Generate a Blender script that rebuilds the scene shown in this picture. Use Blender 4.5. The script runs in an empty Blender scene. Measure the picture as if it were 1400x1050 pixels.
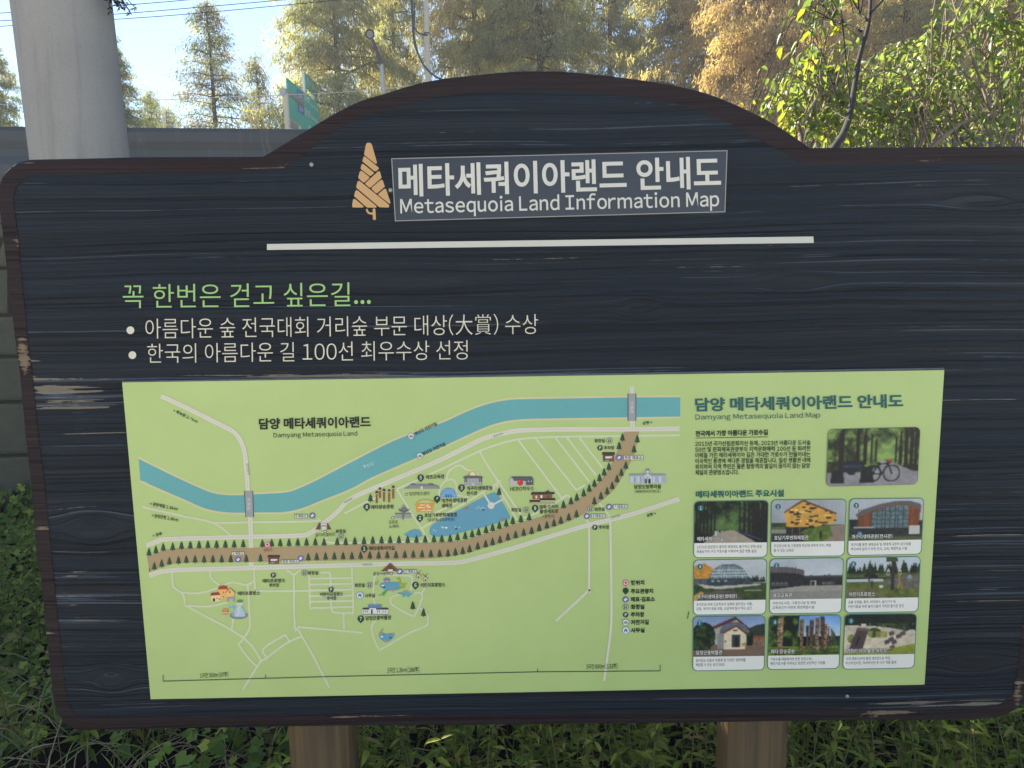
import bpy, math, random
import numpy as np
from mathutils import Matrix, Vector
random.seed(7); RNG = np.random.default_rng(11)
scene = bpy.context.scene
COL = scene.collection

# ------------------------------------------------------------------ camera, sky, sun, exposure
FPX = 971.0                                   # focal length in photo pixels (1400 x 1050)
CAM = np.array([-0.06373413, -1.62868475, 1.6])
ROT = np.array([[0.99985184, -0.00824893, -0.01510816],
                [-0.01605715, -0.13070735, -0.99129095],
                [0.00620234, 0.99138668, -0.13082044]])     # rows: right, down, forward
cam_d = bpy.data.cameras.new("camera"); cam_o = bpy.data.objects.new("camera", cam_d); COL.objects.link(cam_o)
m = Matrix.Identity(4)
for i in range(3):
    m[i][0] = ROT[0][i]; m[i][1] = -ROT[1][i]; m[i][2] = -ROT[2][i]; m[i][3] = CAM[i]
cam_o.matrix_world = m
cam_d.sensor_width = 36.0; cam_d.lens = FPX / 1400 * 36; cam_d.clip_start = 0.02; cam_d.clip_end = 2000
scene.camera = cam_o

HAZE = 0.0024
SUN_AZ, SUN_EL = math.radians(-32), math.radians(31)        # azimuth from +Y (straight ahead), negative = left
sv = Vector((math.sin(SUN_AZ) * math.cos(SUN_EL), math.cos(SUN_AZ) * math.cos(SUN_EL), math.sin(SUN_EL)))
world = bpy.data.worlds.new("World"); scene.world = world; world.use_nodes = True
wn = world.node_tree; bg = wn.nodes["Background"]
sky = wn.nodes.new("ShaderNodeTexSky"); sky.sky_type = 'NISHITA'; sky.sun_disc = False
sky.sun_elevation = SUN_EL; sky.sun_rotation = SUN_AZ
sky.air_density = 1.0; sky.altitude = 1200; sky.dust_density = 0.0; sky.ozone_density = 1.4
wn.links.new(sky.outputs[0], bg.inputs[0]); bg.inputs[1].default_value = 0.075
sun_d = bpy.data.lights.new("sun", 'SUN'); sun_d.energy = 5.0; sun_d.angle = math.radians(0.5); sun_d.color = (1, 0.93, 0.82)
sun_o = bpy.data.objects.new("sun", sun_d); COL.objects.link(sun_o); sun_o.location = (-8, 8, 9)
sun_o.rotation_euler = sv.to_track_quat('Z', 'Y').to_euler()
scene.view_settings.view_transform = 'Standard'; scene.view_settings.look = 'None'
scene.view_settings.exposure = 1.85; scene.view_settings.gamma = 1.0
scene.render.engine = 'CYCLES'
scene.cycles.max_bounces = 8; scene.cycles.transparent_max_bounces = 4

# ------------------------------------------------------------------ measuring helpers
def at(px, py, Y):
    """Point of the place at depth plane y=Y that the survey photograph shows at (px, py)."""
    d = ROT.T @ np.array([(px - 700) / FPX, (py - 525) / FPX, 1.0])
    return CAM + d * ((Y - CAM[1]) / d[1])
def at_many(P, Y):
    P = np.asarray(P, float)
    d = np.column_stack([(P[:, 0] - 700) / FPX, (P[:, 1] - 525) / FPX, np.ones(len(P))]) @ ROT
    return CAM + d * ((Y - CAM[1]) / d[:, 1])[:, None]
def lin(c):
    c = np.asarray(c, float) / 255.0
    return np.where(c <= 0.04045, c / 12.92, ((c + 0.055) / 1.055) ** 2.4)

# ------------------------------------------------------------------ object helpers
def put(name, me, mat=None, parent=None):
    o = bpy.data.objects.new(name, me); COL.objects.link(o)
    if mat is not None: me.materials.append(mat)
    if parent is not None: o.parent = parent
    return o
def tag(o, label, cat, group=None, kind=None):
    if label: o["label"] = label
    if cat: o["category"] = cat
    if group: o["group"] = group
    if kind: o["kind"] = kind
    return o
def thing(name, label, cat, loc=(0, 0, 0), group=None):
    o = bpy.data.objects.new(name, None); COL.objects.link(o); o.location = loc; o.empty_display_size = 0.1
    return tag(o, label, cat, group)
def np_mesh(name, V, F, col=None, smooth=False):
    """F: (n,k) int array or a list of tuples."""
    me = bpy.data.meshes.new(name); V = np.asarray(V, np.float32)
    if isinstance(F, np.ndarray):
        k = F.shape[1]; n = len(F)
        me.vertices.add(len(V)); me.vertices.foreach_set("co", V.ravel())
        me.loops.add(n * k); me.loops.foreach_set("vertex_index", F.astype(np.int32).ravel())
        me.polygons.add(n); me.polygons.foreach_set("loop_start", np.arange(0, n * k, k, dtype=np.int32))
        me.update(calc_edges=True)
    else:
        me.from_pydata([tuple(map(float, v)) for v in V], [], [tuple(int(i) for i in f) for f in F]); me.update()
    if col is not None:
        a = me.attributes.new("Col", 'FLOAT_COLOR', 'POINT')
        c = np.ones((len(V), 4), np.float32); c[:, :3] = col; a.data.foreach_set("color", c.ravel())
    if smooth: me.polygons.foreach_set("use_smooth", np.ones(len(me.polygons), dtype=bool))
    return me
class MB:
    """collects pieces of ONE mesh"""
    def __init__(s): s.V = []; s.F = []; s.C = []
    def add(s, V, F, c=None):
        b = len(s.V); s.V.extend([tuple(v) for v in V]); s.F.extend([tuple(i + b for i in f) for f in F])
        s.C.extend([c if c is not None else (1, 1, 1)] * len(V))
    def box(s, a, b, c=None):
        x0, y0, z0 = a; x1, y1, z1 = b
        s.add([(x0,y0,z0),(x1,y0,z0),(x1,y1,z0),(x0,y1,z0),(x0,y0,z1),(x1,y0,z1),(x1,y1,z1),(x0,y1,z1)],
              [(0,3,2,1),(4,5,6,7),(0,1,5,4),(1,2,6,5),(2,3,7,6),(3,0,4,7)], c)
    def tube(s, pts, rad, n=8, c=None, cap=True):
        pts = [Vector(tuple(map(float, p))) for p in pts]
        if not hasattr(rad, '__len__'): rad = [rad] * len(pts)
        V = []; ref = None
        for i, p in enumerate(pts):
            t = (pts[min(i + 1, len(pts) - 1)] - pts[max(i - 1, 0)])
            t = t.normalized() if t.length > 1e-9 else Vector((0, 0, 1))
            if ref is None: ref = t.orthogonal().normalized()
            a = (ref - t * ref.dot(t)); a = a.normalized() if a.length > 1e-6 else t.orthogonal().normalized()
            ref = a; b = t.cross(a)
            for k in range(n):
                w = 2 * math.pi * k / n
                V.append(p + (a * math.cos(w) + b * math.sin(w)) * rad[i])
        F = []
        for i in range(len(pts) - 1):
            for k in range(n):
                F.append((i*n+k, i*n+(k+1) % n, (i+1)*n+(k+1) % n, (i+1)*n+k))
        if cap:
            F.append(tuple(reversed(range(n)))); F.append(tuple(range((len(pts)-1)*n, len(pts)*n)))
        s.add(V, F, c)
    def prism(s, P2, y0, y1, f3, c=None):
        """2-D outline extruded between two depths; f3(p, y) gives 3-D"""
        n = len(P2); V = [f3(p, y0) for p in P2] + [f3(p, y1) for p in P2]
        F = [tuple(range(n)), tuple(reversed(range(n, 2*n)))]
        for i in range(n): F.append((i, i + n, (i+1) % n + n, (i+1) % n))
        s.add(V, F, c)
    def build(s, name, mat, parent=None, smooth=False, col=False):
        return put(name, np_mesh(name, s.V, s.F, np.array(s.C) if col else None, smooth), mat, parent)

# ------------------------------------------------------------------ material helpers
class NT:
    def __init__(s, name):
        s.m = bpy.data.materials.new(name); s.m.use_nodes = True; s.t = s.m.node_tree
        s.b = s.t.nodes["Principled BSDF"]; s.out = s.t.nodes["Material Output"]
    def n(s, typ, **kw):
        nd = s.t.nodes.new(typ)
        for k, v in kw.items(): setattr(nd, k, v)
        return nd
    def set(s, sock, v):
        if isinstance(v, bpy.types.NodeSocket): s.t.links.new(v, sock)
        else: sock.default_value = v
    def math(s, op, a, b=0.0, c=0.0, clamp=False):
        nd = s.n("ShaderNodeMath", operation=op, use_clamp=clamp)
        for i, v in enumerate((a, b, c)): s.set(nd.inputs[i], v)
        return nd.outputs[0]
    def xyz(s, v):
        nd = s.n("ShaderNodeSeparateXYZ"); s.set(nd.inputs[0], v); return nd.outputs
    def vec(s, x, y, z):
        nd = s.n("ShaderNodeCombineXYZ")
        for i, v in enumerate((x, y, z)): s.set(nd.inputs[i], v)
        return nd.outputs[0]
    def noise(s, v, scale, detail=3.0, rough=0.55, dist=0.0):
        nd = s.n("ShaderNodeTexNoise"); s.set(nd.inputs["Vector"], v); nd.inputs["Scale"].default_value = scale
        nd.inputs["Detail"].default_value = detail; nd.inputs["Roughness"].default_value = rough; nd.inputs["Distortion"].default_value = dist
        return nd.outputs[0]
    def ramp(s, f, a, b, lo=0.0, hi=1.0):
        nd = s.n("ShaderNodeMapRange"); nd.clamp = True; nd.interpolation_type = 'SMOOTHSTEP'
        for i, v in enumerate((f, a, b, lo, hi)): s.set(nd.inputs[i], v)
        return nd.outputs[0]
    def mix(s, f, a, b, mode='MIX'):
        nd = s.n("ShaderNodeMix", data_type='RGBA', blend_type=mode); s.set(nd.inputs[0], f)
        s.set(nd.inputs[6], (*a, 1) if isinstance(a, tuple) and len(a) == 3 else a)
        s.set(nd.inputs[7], (*b, 1) if isinstance(b, tuple) and len(b) == 3 else b)
        return nd.outputs[2]
    def bump(s, h, strength, dist):
        nd = s.n("ShaderNodeBump"); nd.inputs["Strength"].default_value = strength; nd.inputs["Distance"].default_value = dist
        s.set(nd.inputs["Height"], h); s.t.links.new(nd.outputs[0], s.b.inputs["Normal"]); return nd.outputs[0]
    def obj(s): return s.n("ShaderNodeTexCoord").outputs["Object"]
    def attr(s, name="Col"): return s.n("ShaderNodeAttribute", attribute_name=name).outputs["Color"]
    def fin(s, col=None, rough=0.6, spec=0.5, metal=0.0):
        if col is not None: s.set(s.b.inputs["Base Color"], (*col, 1) if isinstance(col, tuple) and len(col) == 3 else col)
        s.set(s.b.inputs["Roughness"], rough); s.b.inputs["Specular IOR Level"].default_value = spec
        s.b.inputs["Metallic"].default_value = metal; return s.m

def mat_plain(name, col, rough=0.6, spec=0.4, metal=0.0, var=0.12, scale=12.0, bump=0.0):
    t = NT(name); o = t.obj(); f = t.noise(o, scale, 4)
    a = tuple(c * (1 - var) for c in col); b = tuple(min(1, c * (1 + var)) for c in col)
    if bump: t.bump(t.noise(o, scale * 6, 4), 0.5, bump)
    return t.fin(t.mix(f, a, b), rough, spec, metal)

def mat_ink(name, rough=0.42, spec=0.35):
    t = NT(name); o = t.obj()
    f = t.ramp(t.noise(o, 3.0, 4), 0.3, 0.7, 0.95, 1.04)
    c = t.n("ShaderNodeVectorMath", operation='SCALE'); t.set(c.inputs[0], t.attr()); t.set(c.inputs[3], f)
    return t.fin(c.outputs[0], rough, spec)

def mat_leaf(name, transl=0.45, rough=0.5, spec=0.3, back=1.0):
    """leaf: colour from the mesh, light also passes through the blade"""
    t = NT(name); c = t.attr(); t.fin(c, rough, spec)
    tr = t.n("ShaderNodeBsdfTranslucent"); k = t.n("ShaderNodeVectorMath", operation='MULTIPLY')
    t.set(k.inputs[0], c); k.inputs[1].default_value = (1.25 * back, 1.2 * back, 0.6 * back); t.t.links.new(k.outputs[0], tr.inputs[0])
    ms = t.n("ShaderNodeMixShader"); ms.inputs[0].default_value = transl
    t.t.links.new(t.b.outputs[0], ms.inputs[1]); t.t.links.new(tr.outputs[0], ms.inputs[2])
    t.t.links.new(ms.outputs[0], t.out.inputs[0]); return t.m

def mat_board(name, dark, mid, bare, spots, knots, seams, streak=1.0, rough=0.5, spec=0.45, base_wear=0.0, patchy=0.0, wt=0.775, ridges=True):
    """weathered painted wood, grain along x, bare streaks where the paint has worn"""
    t = NT(name); o = t.obj(); x, y, z = t.xyz(o)
    warp = t.math('MULTIPLY', t.math('SUBTRACT', t.noise(t.vec(t.math('MULTIPLY', x, 0.8), 0.0, t.math('MULTIPLY', z, 2.5)), 1.0, 2), 0.5), 0.045)
    zz = t.math('ADD', z, warp)
    for (kx, kz, rx, rz, amp) in knots:
        dx = t.math('DIVIDE', t.math('SUBTRACT', x, kx), rx); dz = t.math('DIVIDE', t.math('SUBTRACT', z, kz), rz)
        g = t.math('EXPONENT', t.math('MULTIPLY', t.math('ADD', t.math('MULTIPLY', dx, dx), t.math('MULTIPLY', dz, dz)), -1.0))
        zz = t.math('SUBTRACT', zz, t.math('MULTIPLY', t.math('MULTIPLY', dz, g), amp))
    pid = 0.0
    for sz in seams: pid = t.math('ADD', pid, t.math('GREATER_THAN', z, sz))
    px = t.math('ADD', x, t.math('MULTIPLY', pid, 3.7)) if seams else x
    def gr(sx, sz, det, rough=0.6): return t.noise(t.vec(t.math('MULTIPLY', px, sx), t.math('MULTIPLY', pid, 2.3) if seams else 0.0, t.math('MULTIPLY', zz, sz)), 1.0, det, rough)
    g1 = gr(0.45, 62, 3); g2 = gr(1.1, 190, 4); g3 = gr(5, 700, 2)
    band = t.ramp(g1, 0.32, 0.68)
    fine = t.ramp(g2, 0.3, 0.7)
    h = t.math('ADD', t.math('MULTIPLY', band, 0.7), t.math('ADD', t.math('MULTIPLY', fine, 0.45), t.math('MULTIPLY', g3, 0.15)))
    # wear: low noise plus local spots
    wear = t.math('ADD', t.math('MULTIPLY', t.math('SUBTRACT', t.noise(o, 3.2, 3), 0.5), 0.5), base_wear)
    for (kx, kz, rx, rz, amp) in spots:
        dx = t.math('DIVIDE', t.math('SUBTRACT', x, kx), rx); dz = t.math('DIVIDE', t.math('SUBTRACT', z, kz), rz)
        g = t.math('EXPONENT', t.math('MULTIPLY', t.math('ADD', t.math('MULTIPLY', dx, dx), t.math('MULTIPLY', dz, dz)), -1.0))
        wear = t.math('ADD', wear, t.math('MULTIPLY', g, amp))
    brk = t.noise(t.vec(t.math('MULTIPLY', px, 14), 5.0, t.math('MULTIPLY', zz, 60)), 1.0, 4, 0.7)
    s1 = t.math('ADD', gr(1.1, 130, 2), t.math('MULTIPLY', t.math('SUBTRACT', brk, 0.5), 0.35))
    thr = t.math('SUBTRACT', wt, t.math('MULTIPLY', wear, 0.42))
    m1 = t.math('MULTIPLY', t.ramp(t.math('SUBTRACT', s1, thr), 0.0, 0.03), streak)
    if patchy:
        s2 = t.noise(t.vec(t.math('MULTIPLY', px, 48), 1.0, t.math('MULTIPLY', zz, 110)), 1.0, 6, 0.8)
        m2 = t.ramp(t.math('SUBTRACT', s2, t.math('SUBTRACT', 0.78, t.math('MULTIPLY', wear, 0.5))), 0.0, 0.04)
        m1 = t.math('MAXIMUM', m1, t.math('MULTIPLY', m2, patchy))
    # thin pale ridges where the brushed grain catches the weather
    s3 = t.math('ADD', gr(0.45, 150, 1), t.math('MULTIPLY', t.math('SUBTRACT', t.noise(t.vec(t.math('MULTIPLY', px, 7), 9.0, t.math('MULTIPLY', zz, 40)), 1.0, 3, 0.7), 0.5), 0.25))
    m3 = t.math('MULTIPLY', t.ramp(t.math('SUBTRACT', s3, t.math('SUBTRACT', 0.685, t.math('MULTIPLY', wear, 0.25))), 0.0, 0.03), 0.34)
    dirt = t.noise(o, 30, 5, 0.7)
    c = t.mix(t.math('MULTIPLY', t.math('ADD', t.math('MULTIPLY', band, 0.55), t.math('MULTIPLY', fine, 0.45)), t.ramp(dirt, 0.2, 0.8, 0.6, 1.0)), dark, mid)
    gp = t.ramp(gr(0.35, 95, 2), 0.42, 0.36)                     # dark open grain
    c = t.mix(t.math('MULTIPLY', gp, 0.7), c, tuple(v * 0.35 for v in dark))
    sm = 0.0
    for sz in seams: sm = t.math('MAXIMUM', sm, t.math('LESS_THAN', t.math('ABSOLUTE', t.math('SUBTRACT', z, sz)), 0.0015))
    if seams: c = t.mix(t.math('MULTIPLY', sm, 0.75), c, (0.002, 0.002, 0.003))
    c = t.mix(m3, c, (0.135, 0.155, 0.185)) if ridges else c
    bc = t.mix(t.noise(o, 40, 3), bare, tuple(v * 0.55 for v in bare))
    c = t.mix(m1, c, bc)
    h = t.math('SUBTRACT', h, t.math('MULTIPLY', gp, 0.5))
    if seams: h = t.math('SUBTRACT', h, t.math('MULTIPLY', sm, 1.5))
    t.bump(h, 0.75, 0.003)
    return t.fin(c, t.ramp(fine, 0, 1, rough - 0.08, rough + 0.15), spec)
# ================================================================== THE INFORMATION BOARD
YW = 0.006                                     # wood front; the map panel's face is y = 0
def P(p, y=0.0): return at(p[0], p[1], y)
board = thing("information_board", "large dark navy wooden information board with arched top, brown rim and green map panel", "information board", (0, 0.05, 0))
def child(o, par=board):
    """parts of the board are measured in place: undo the Empty's offset for its direct children"""
    o.parent = par
    if par is board: o.matrix_parent_inverse = Matrix.Translation(-Vector(par.location))
    return o
def cr(pts, n=6, closed=False):
    """Catmull-Rom through pts"""
    P_ = [np.array(p, float) for p in pts]; out = []
    N = len(P_)
    for i in range(N - (0 if closed else 1)):
        if closed: a, b, c, d = P_[i-1], P_[i], P_[(i+1) % N], P_[(i+2) % N]
        else: a, b, c, d = P_[max(i-1, 0)], P_[i], P_[i+1], P_[min(i+2, N-1)]
        for k in range(n):
            t = k / n
            out.append(0.5 * ((2*b) + (c-a)*t + (2*a-5*b+4*c-d)*t*t + (3*b-a-3*c+d)*t**3))
    if not closed: out.append(P_[-1])
    return out
arc_out = cr([(359,214),(470,148),(527,127),(594,109),(695,98),(735,97),(779,98),(863,107),(930,118),(980,132),(1041,159),(1081,183),(1108,202)], 6)
arc_in = cr([(386,231),(470,173),(520,153),(604,132),(695,123),(762,123),(846,130),(930,143),(997,168),(1057,201),(1098,224)], 6)
outer = [(107,999.6),(94,995),(84,986),(76,972),(71,950),(62,865),(55,791),(49,760),(41,660),(34,600),(26,513),(19,460),(0,300),(-5,266),(-2,250),(6,235),(22,222),(40,218),(171,215)] \
    + [tuple(p) for p in arc_out] + [(1172,201.5),(1300,200.5),(1400,200),(1440,201),(1462,210),(1470,228),(1462,420),(1440,700),(1424,870),(1417,935),(1406,957),(1390,971),(1367,982),(1328,985.5),(1165,985.5),(930,989.5),(700,992),(480,993),(300,996)]
inner = [(112,981),(101,974),(94,960),(88,928),(74,791),(61,660),(53,600),(45,513),(38,460),(22,300),(18,272),(22,256),(34,243),(52,238),(171,237),(320,236)] \
    + [tuple(p) for p in arc_in] + [(1172,223),(1300,222),(1400,221),(1425,224),(1440,240),(1428,480),(1412,700),(1400,830),(1392,910),(1385,945),(1370,962),(1330,970),(1165,970),(930,974),(700,976.5),(480,977.5),(300,980)]
zc = lambda px, py: tuple(at(px, py, YW)[[0, 2]])
def spot(px, py, rx, ry, amp):
    x, z = zc(px, py); return (x, z, rx * 0.00168, ry * 0.00168, amp)
seams = [zc(700, y)[1] for y in (205, 406, 597, 790)]
knots = [spot(875, 420, 30, 14, 0.03), spot(1090, 385, 45, 12, 0.03), spot(152, 928, 26, 16, 0.05), spot(1330, 905, 60, 22, 0.05), spot(128, 722, 40, 20, 0.06), spot(1340, 275, 60, 12, 0.03), spot(560, 385, 60, 10, 0.03)]
spots = [spot(95, 545, 70, 30, 0.65), spot(70, 533, 24, 8, 0.59), spot(36, 490, 16, 30, 0.59), spot(130, 590, 70, 12, 0.35), spot(125, 700, 60, 40, 0.29), spot(110, 790, 70, 8, 0.59), spot(90, 822, 70, 16, 0.47), spot(105, 848, 60, 6, 0.41), spot(1350, 810, 60, 22, 0.53), spot(1330, 720, 80, 30, 0.29),
         spot(1350, 960, 60, 8, 0.71), spot(220, 955, 120, 12, 0.41), spot(1340, 430, 60, 60, 0.14), spot(760, 150, 260, 50, 0.18), spot(620, 512, 500, 8, 0.41), spot(1300, 470, 100, 40, 0.14), spot(1200, 300, 200, 60, 0.07), spot(1240, 962, 60, 9, 0.71)]
M_wood = mat_board("navy_wood", (0.0020, 0.0040, 0.0070), (0.0105, 0.0175, 0.0285), (0.33, 0.265, 0.18), spots, knots, seams, streak=0.7, spec=0.35, rough=0.55)
bsp = [spot(33, 488, 12, 34, 0.85), spot(26, 332, 9, 12, 0.6), spot(40, 640, 18, 60, 0.2), spot(57, 722, 16, 5, 0.6), spot(58, 865, 18, 5, 0.6), spot(76, 745, 12, 60, 0.2), spot(330, 230, 90, 9, 0.26), spot(230, 236, 120, 5, 0.2), spot(400, 222, 34, 12, 0.3), spot(950, 135, 60, 8, 0.25), spot(1200, 219, 150, 5, 0.26), spot(1290, 217, 30, 6, 0.25),
       spot(1195, 976, 42, 10, 0.6), spot(1240, 973, 50, 4, 0.5), spot(440, 979, 160, 3, 0.5), spot(640, 984, 260, 8, 0.3), spot(1392, 945, 10, 40, 0.7), spot(150, 986, 80, 3, 0.4), spot(20, 222, 40, 8, 0.25), spot(1398, 860, 12, 60, 0.25), spot(1395, 205, 20, 10, 0.5), spot(520, 995, 260, 3, 0.3)]
M_rim = mat_board("brown_rim_paint", (0.017, 0.0085, 0.0085), (0.026, 0.0135, 0.013), (0.32, 0.23, 0.14), bsp, [], [], streak=0.8, rough=0.6, spec=0.3, patchy=0.75, base_wear=-0.06, ridges=False)
mb = MB()
f3 = lambda p, y: at(p[0], p[1], YW) + np.array([0, y - YW, 0])
n = len(outer)
# board body: slightly eased front edge
def ease(poly, k):
    c = np.mean(poly, axis=0); out = []
    A = np.array(poly, float); N = len(A)
    for i in range(N):
        t1 = A[i] - A[i-1]; t2 = A[(i+1) % N] - A[i]; t = t1/(np.linalg.norm(t1)+1e-9) + t2/(np.linalg.norm(t2)+1e-9); t /= np.linalg.norm(t)+1e-9
        nrm = np.array([-t[1], t[0]]); out.append(A[i] + nrm * k)
    return out
area = sum(outer[i-1][0]*outer[i][1]-outer[i][0]*outer[i-1][1] for i in range(n))
sg = 1 if area > 0 else -1
fr = ease(outer, 2.5 * sg)
V = [f3(p, YW) for p in fr] + [f3(p, YW + 0.004) for p in outer] + [f3(p, YW + 0.055) for p in outer]
F = [tuple(range(n)), tuple(reversed(range(2*n, 3*n)))]
for a in (0, n):
    for i in range(n): F.append((a+i, a+(i+1) % n, a+n+(i+1) % n, a+n+i))
mb.add(V, F)
child(mb.build("wooden_panel", M_wood))
# painted rim: a 2 mm proud band following the outline
def strip_between(A, B, N=160):
    def rs(Q):
        Q = np.array(list(Q) + [Q[0]], float); L = np.r_[0, np.cumsum(np.linalg.norm(np.diff(Q, axis=0), axis=1))]
        return Q, L
    QA, LA = rs(A); QB, LB = rs(B)
    return QA, LA, QB, LB
rim = MB(); NR = 420
QA, LA, QB, LB = strip_between(ease(outer, 1.8 * sg), inner)
def samp(Q, L, t): return np.array([np.interp(t, L, Q[:, 0]), np.interp(t, L, Q[:, 1])])
# match inner points to nearest outer arclength
inn = [samp(QB, LB, LB[-1] * k / NR) for k in range(NR)]
oa = np.array([samp(QA, LA, LA[-1] * k / 3000) for k in range(3000)])
idx = []; last = None
for p in inn:
    d = np.linalg.norm(oa - p, axis=1); idx.append(int(np.argmin(d)))
un = np.unwrap(np.array(idx) * 2 * np.pi / 3000) * 3000 / (2 * np.pi)
un = np.maximum.accumulate(un) if un[-1] > un[0] else np.minimum.accumulate(un)
out_p = [oa[int(round(u)) % 3000] for u in un]
V = [f3(p, YW - 0.0009) for p in out_p] + [f3(p, YW - 0.0009) for p in inn] + [f3(p, YW + 0.0005) for p in inn]
F = []
for i in range(NR):
    j = (i + 1) % NR
    F.append((i, j, NR+j, NR+i)); F.append((NR+i, NR+j, 2*NR+j, 2*NR+i))
# outer wrap, down over the edge
V += [at(p[0], p[1], YW) + np.array([0, 0.004, 0]) for p in out_p]
for i in range(NR):
    j = (i + 1) % NR; F.append((j, i, 3*NR+i, 3*NR+j))
rim.add(V, F); child(rim.build("painted_rim", M_rim))
# posts
M_post = None
def mat_post():
    t = NT("post_wood"); o = t.obj(); x, y, z = t.xyz(o)
    g = t.noise(t.vec(t.math('MULTIPLY', x, 70), t.math('MULTIPLY', y, 70), t.math('MULTIPLY', z, 2.2)), 1.0, 4, 0.6, 0.6)
    g2 = t.noise(t.vec(t.math('MULTIPLY', x, 9), t.math('MULTIPLY', y, 9), t.math('MULTIPLY', z, 1.2)), 1.0, 3)
    c = t.mix(g, (0.055, 0.034, 0.017), (0.235, 0.15, 0.072)); c = t.mix(t.ramp(g2, 0.42, 0.62), c, (0.08, 0.055, 0.035))
    t.bump(g, 0.6, 0.003); return t.fin(c, 0.6, 0.35)
M_post = mat_post()
for (xa, xb) in ((399, 487), (982, 1070)):
    a = at(xa, 1010, 0.062 + 0.075); b = at(xb, 1010, 0.062 + 0.075)
    cx, r = (a[0] + b[0]) / 2, (b[0] - a[0]) / 2
    pm = MB(); prof = []
    for k in range(20):                         # log trimmed to a soft octagon
        w = 2 * math.pi * k / 20; q = (abs(math.cos(w)) ** 3 + abs(math.sin(w)) ** 3) ** (-1/3)
        prof.append((math.cos(w) * r * q, math.sin(w) * 0.073 * q))
    zs = [-0.3, 0.2, 0.5, 1.0, 1.6, 1.72]; V = []; F = []
    for z in zs:
        for (u, v) in prof: V.append((cx + u, 0.062 + 0.0735 + v, z))
    for i in range(len(zs)-1):
        for k in range(20): F.append((i*20+k, i*20+(k+1) % 20, (i+1)*20+(k+1) % 20, (i+1)*20+k))
    F.append(tuple(range((len(zs)-1)*20, len(zs)*20)))
    pm.add(V, F); child(pm.build("post", M_post))

# ------------------------------------------------------------------ flat print
K_INK = np.array([1.19, 1.15, 1.06])
M_ink = mat_ink("printed_ink"); M_paint = mat_ink("sign_paint", 0.5, 0.3)
_fc = bpy.data.curves.new("lettering_source", 'FONT'); _fo = bpy.data.objects.new("lettering_source", _fc)
_fs = bpy.data.scenes.new("lettering_scene"); _fs.collection.objects.link(_fo)      # glyph outlines are read from here, then removed
_glyphs = {}
def glyph(ch, bold, res):
    k = (ch, bold, res)
    if k not in _glyphs:
        _fc.body = ch; _fc.offset = bold; _fc.resolution_u = res; vl = _fs.view_layers[0]; vl.update()
        me = bpy.data.meshes.new_from_object(_fo.evaluated_get(vl.depsgraph)); n = len(me.vertices)
        co = np.empty(n*3, np.float32); me.vertices.foreach_get("co", co)
        _glyphs[k] = (co.reshape(-1, 3)[:, :2].astype(float), [tuple(p.vertices) for p in me.polygons]); bpy.data.meshes.remove(me)
    return _glyphs[k]
SIDE = {**{c: .075 for c in "MNHILUDBEFKPRbhiklmnru1"}, **{c: .05 for c in "aceodqpgsOCGSQ0235689"}, **{c: .03 for c in "tfrTyvwVWAYxz7J4"}, **{c: .05 for c in ".,"}, **{c: .06 for c in "()[]"}}
def compose(body, bold, res):
    """one line of lettering: Latin letters in the plain sans of the Korean face, set proportionally"""
    pen = 0.0; V = []; F = []; n = 0
    for ch in body:
        if ch == ' ': pen += .25; continue
        w = ord(ch) < 127 and ch in SIDE
        co, fc = glyph(chr(ord(ch) + 0xFEE0) if w else ch, bold, res)
        if not len(co): continue
        lo, hi = co[:, 0].min(), co[:, 0].max()
        if w: V.append(co + [pen + SIDE[ch] - lo, 0]); pen += hi - lo + 2*SIDE[ch]
        elif ord(ch) < 0x300 or ch in "·": V.append(co + [pen + .05 - lo, 0]); pen += hi - lo + .1
        else: V.append(co + [pen, 0]); pen += 1.0 if ch in "大賞" else .92
        F += [tuple(i + n for i in f) for f in fc]; n += len(co)
    return np.concatenate(V), F
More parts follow.
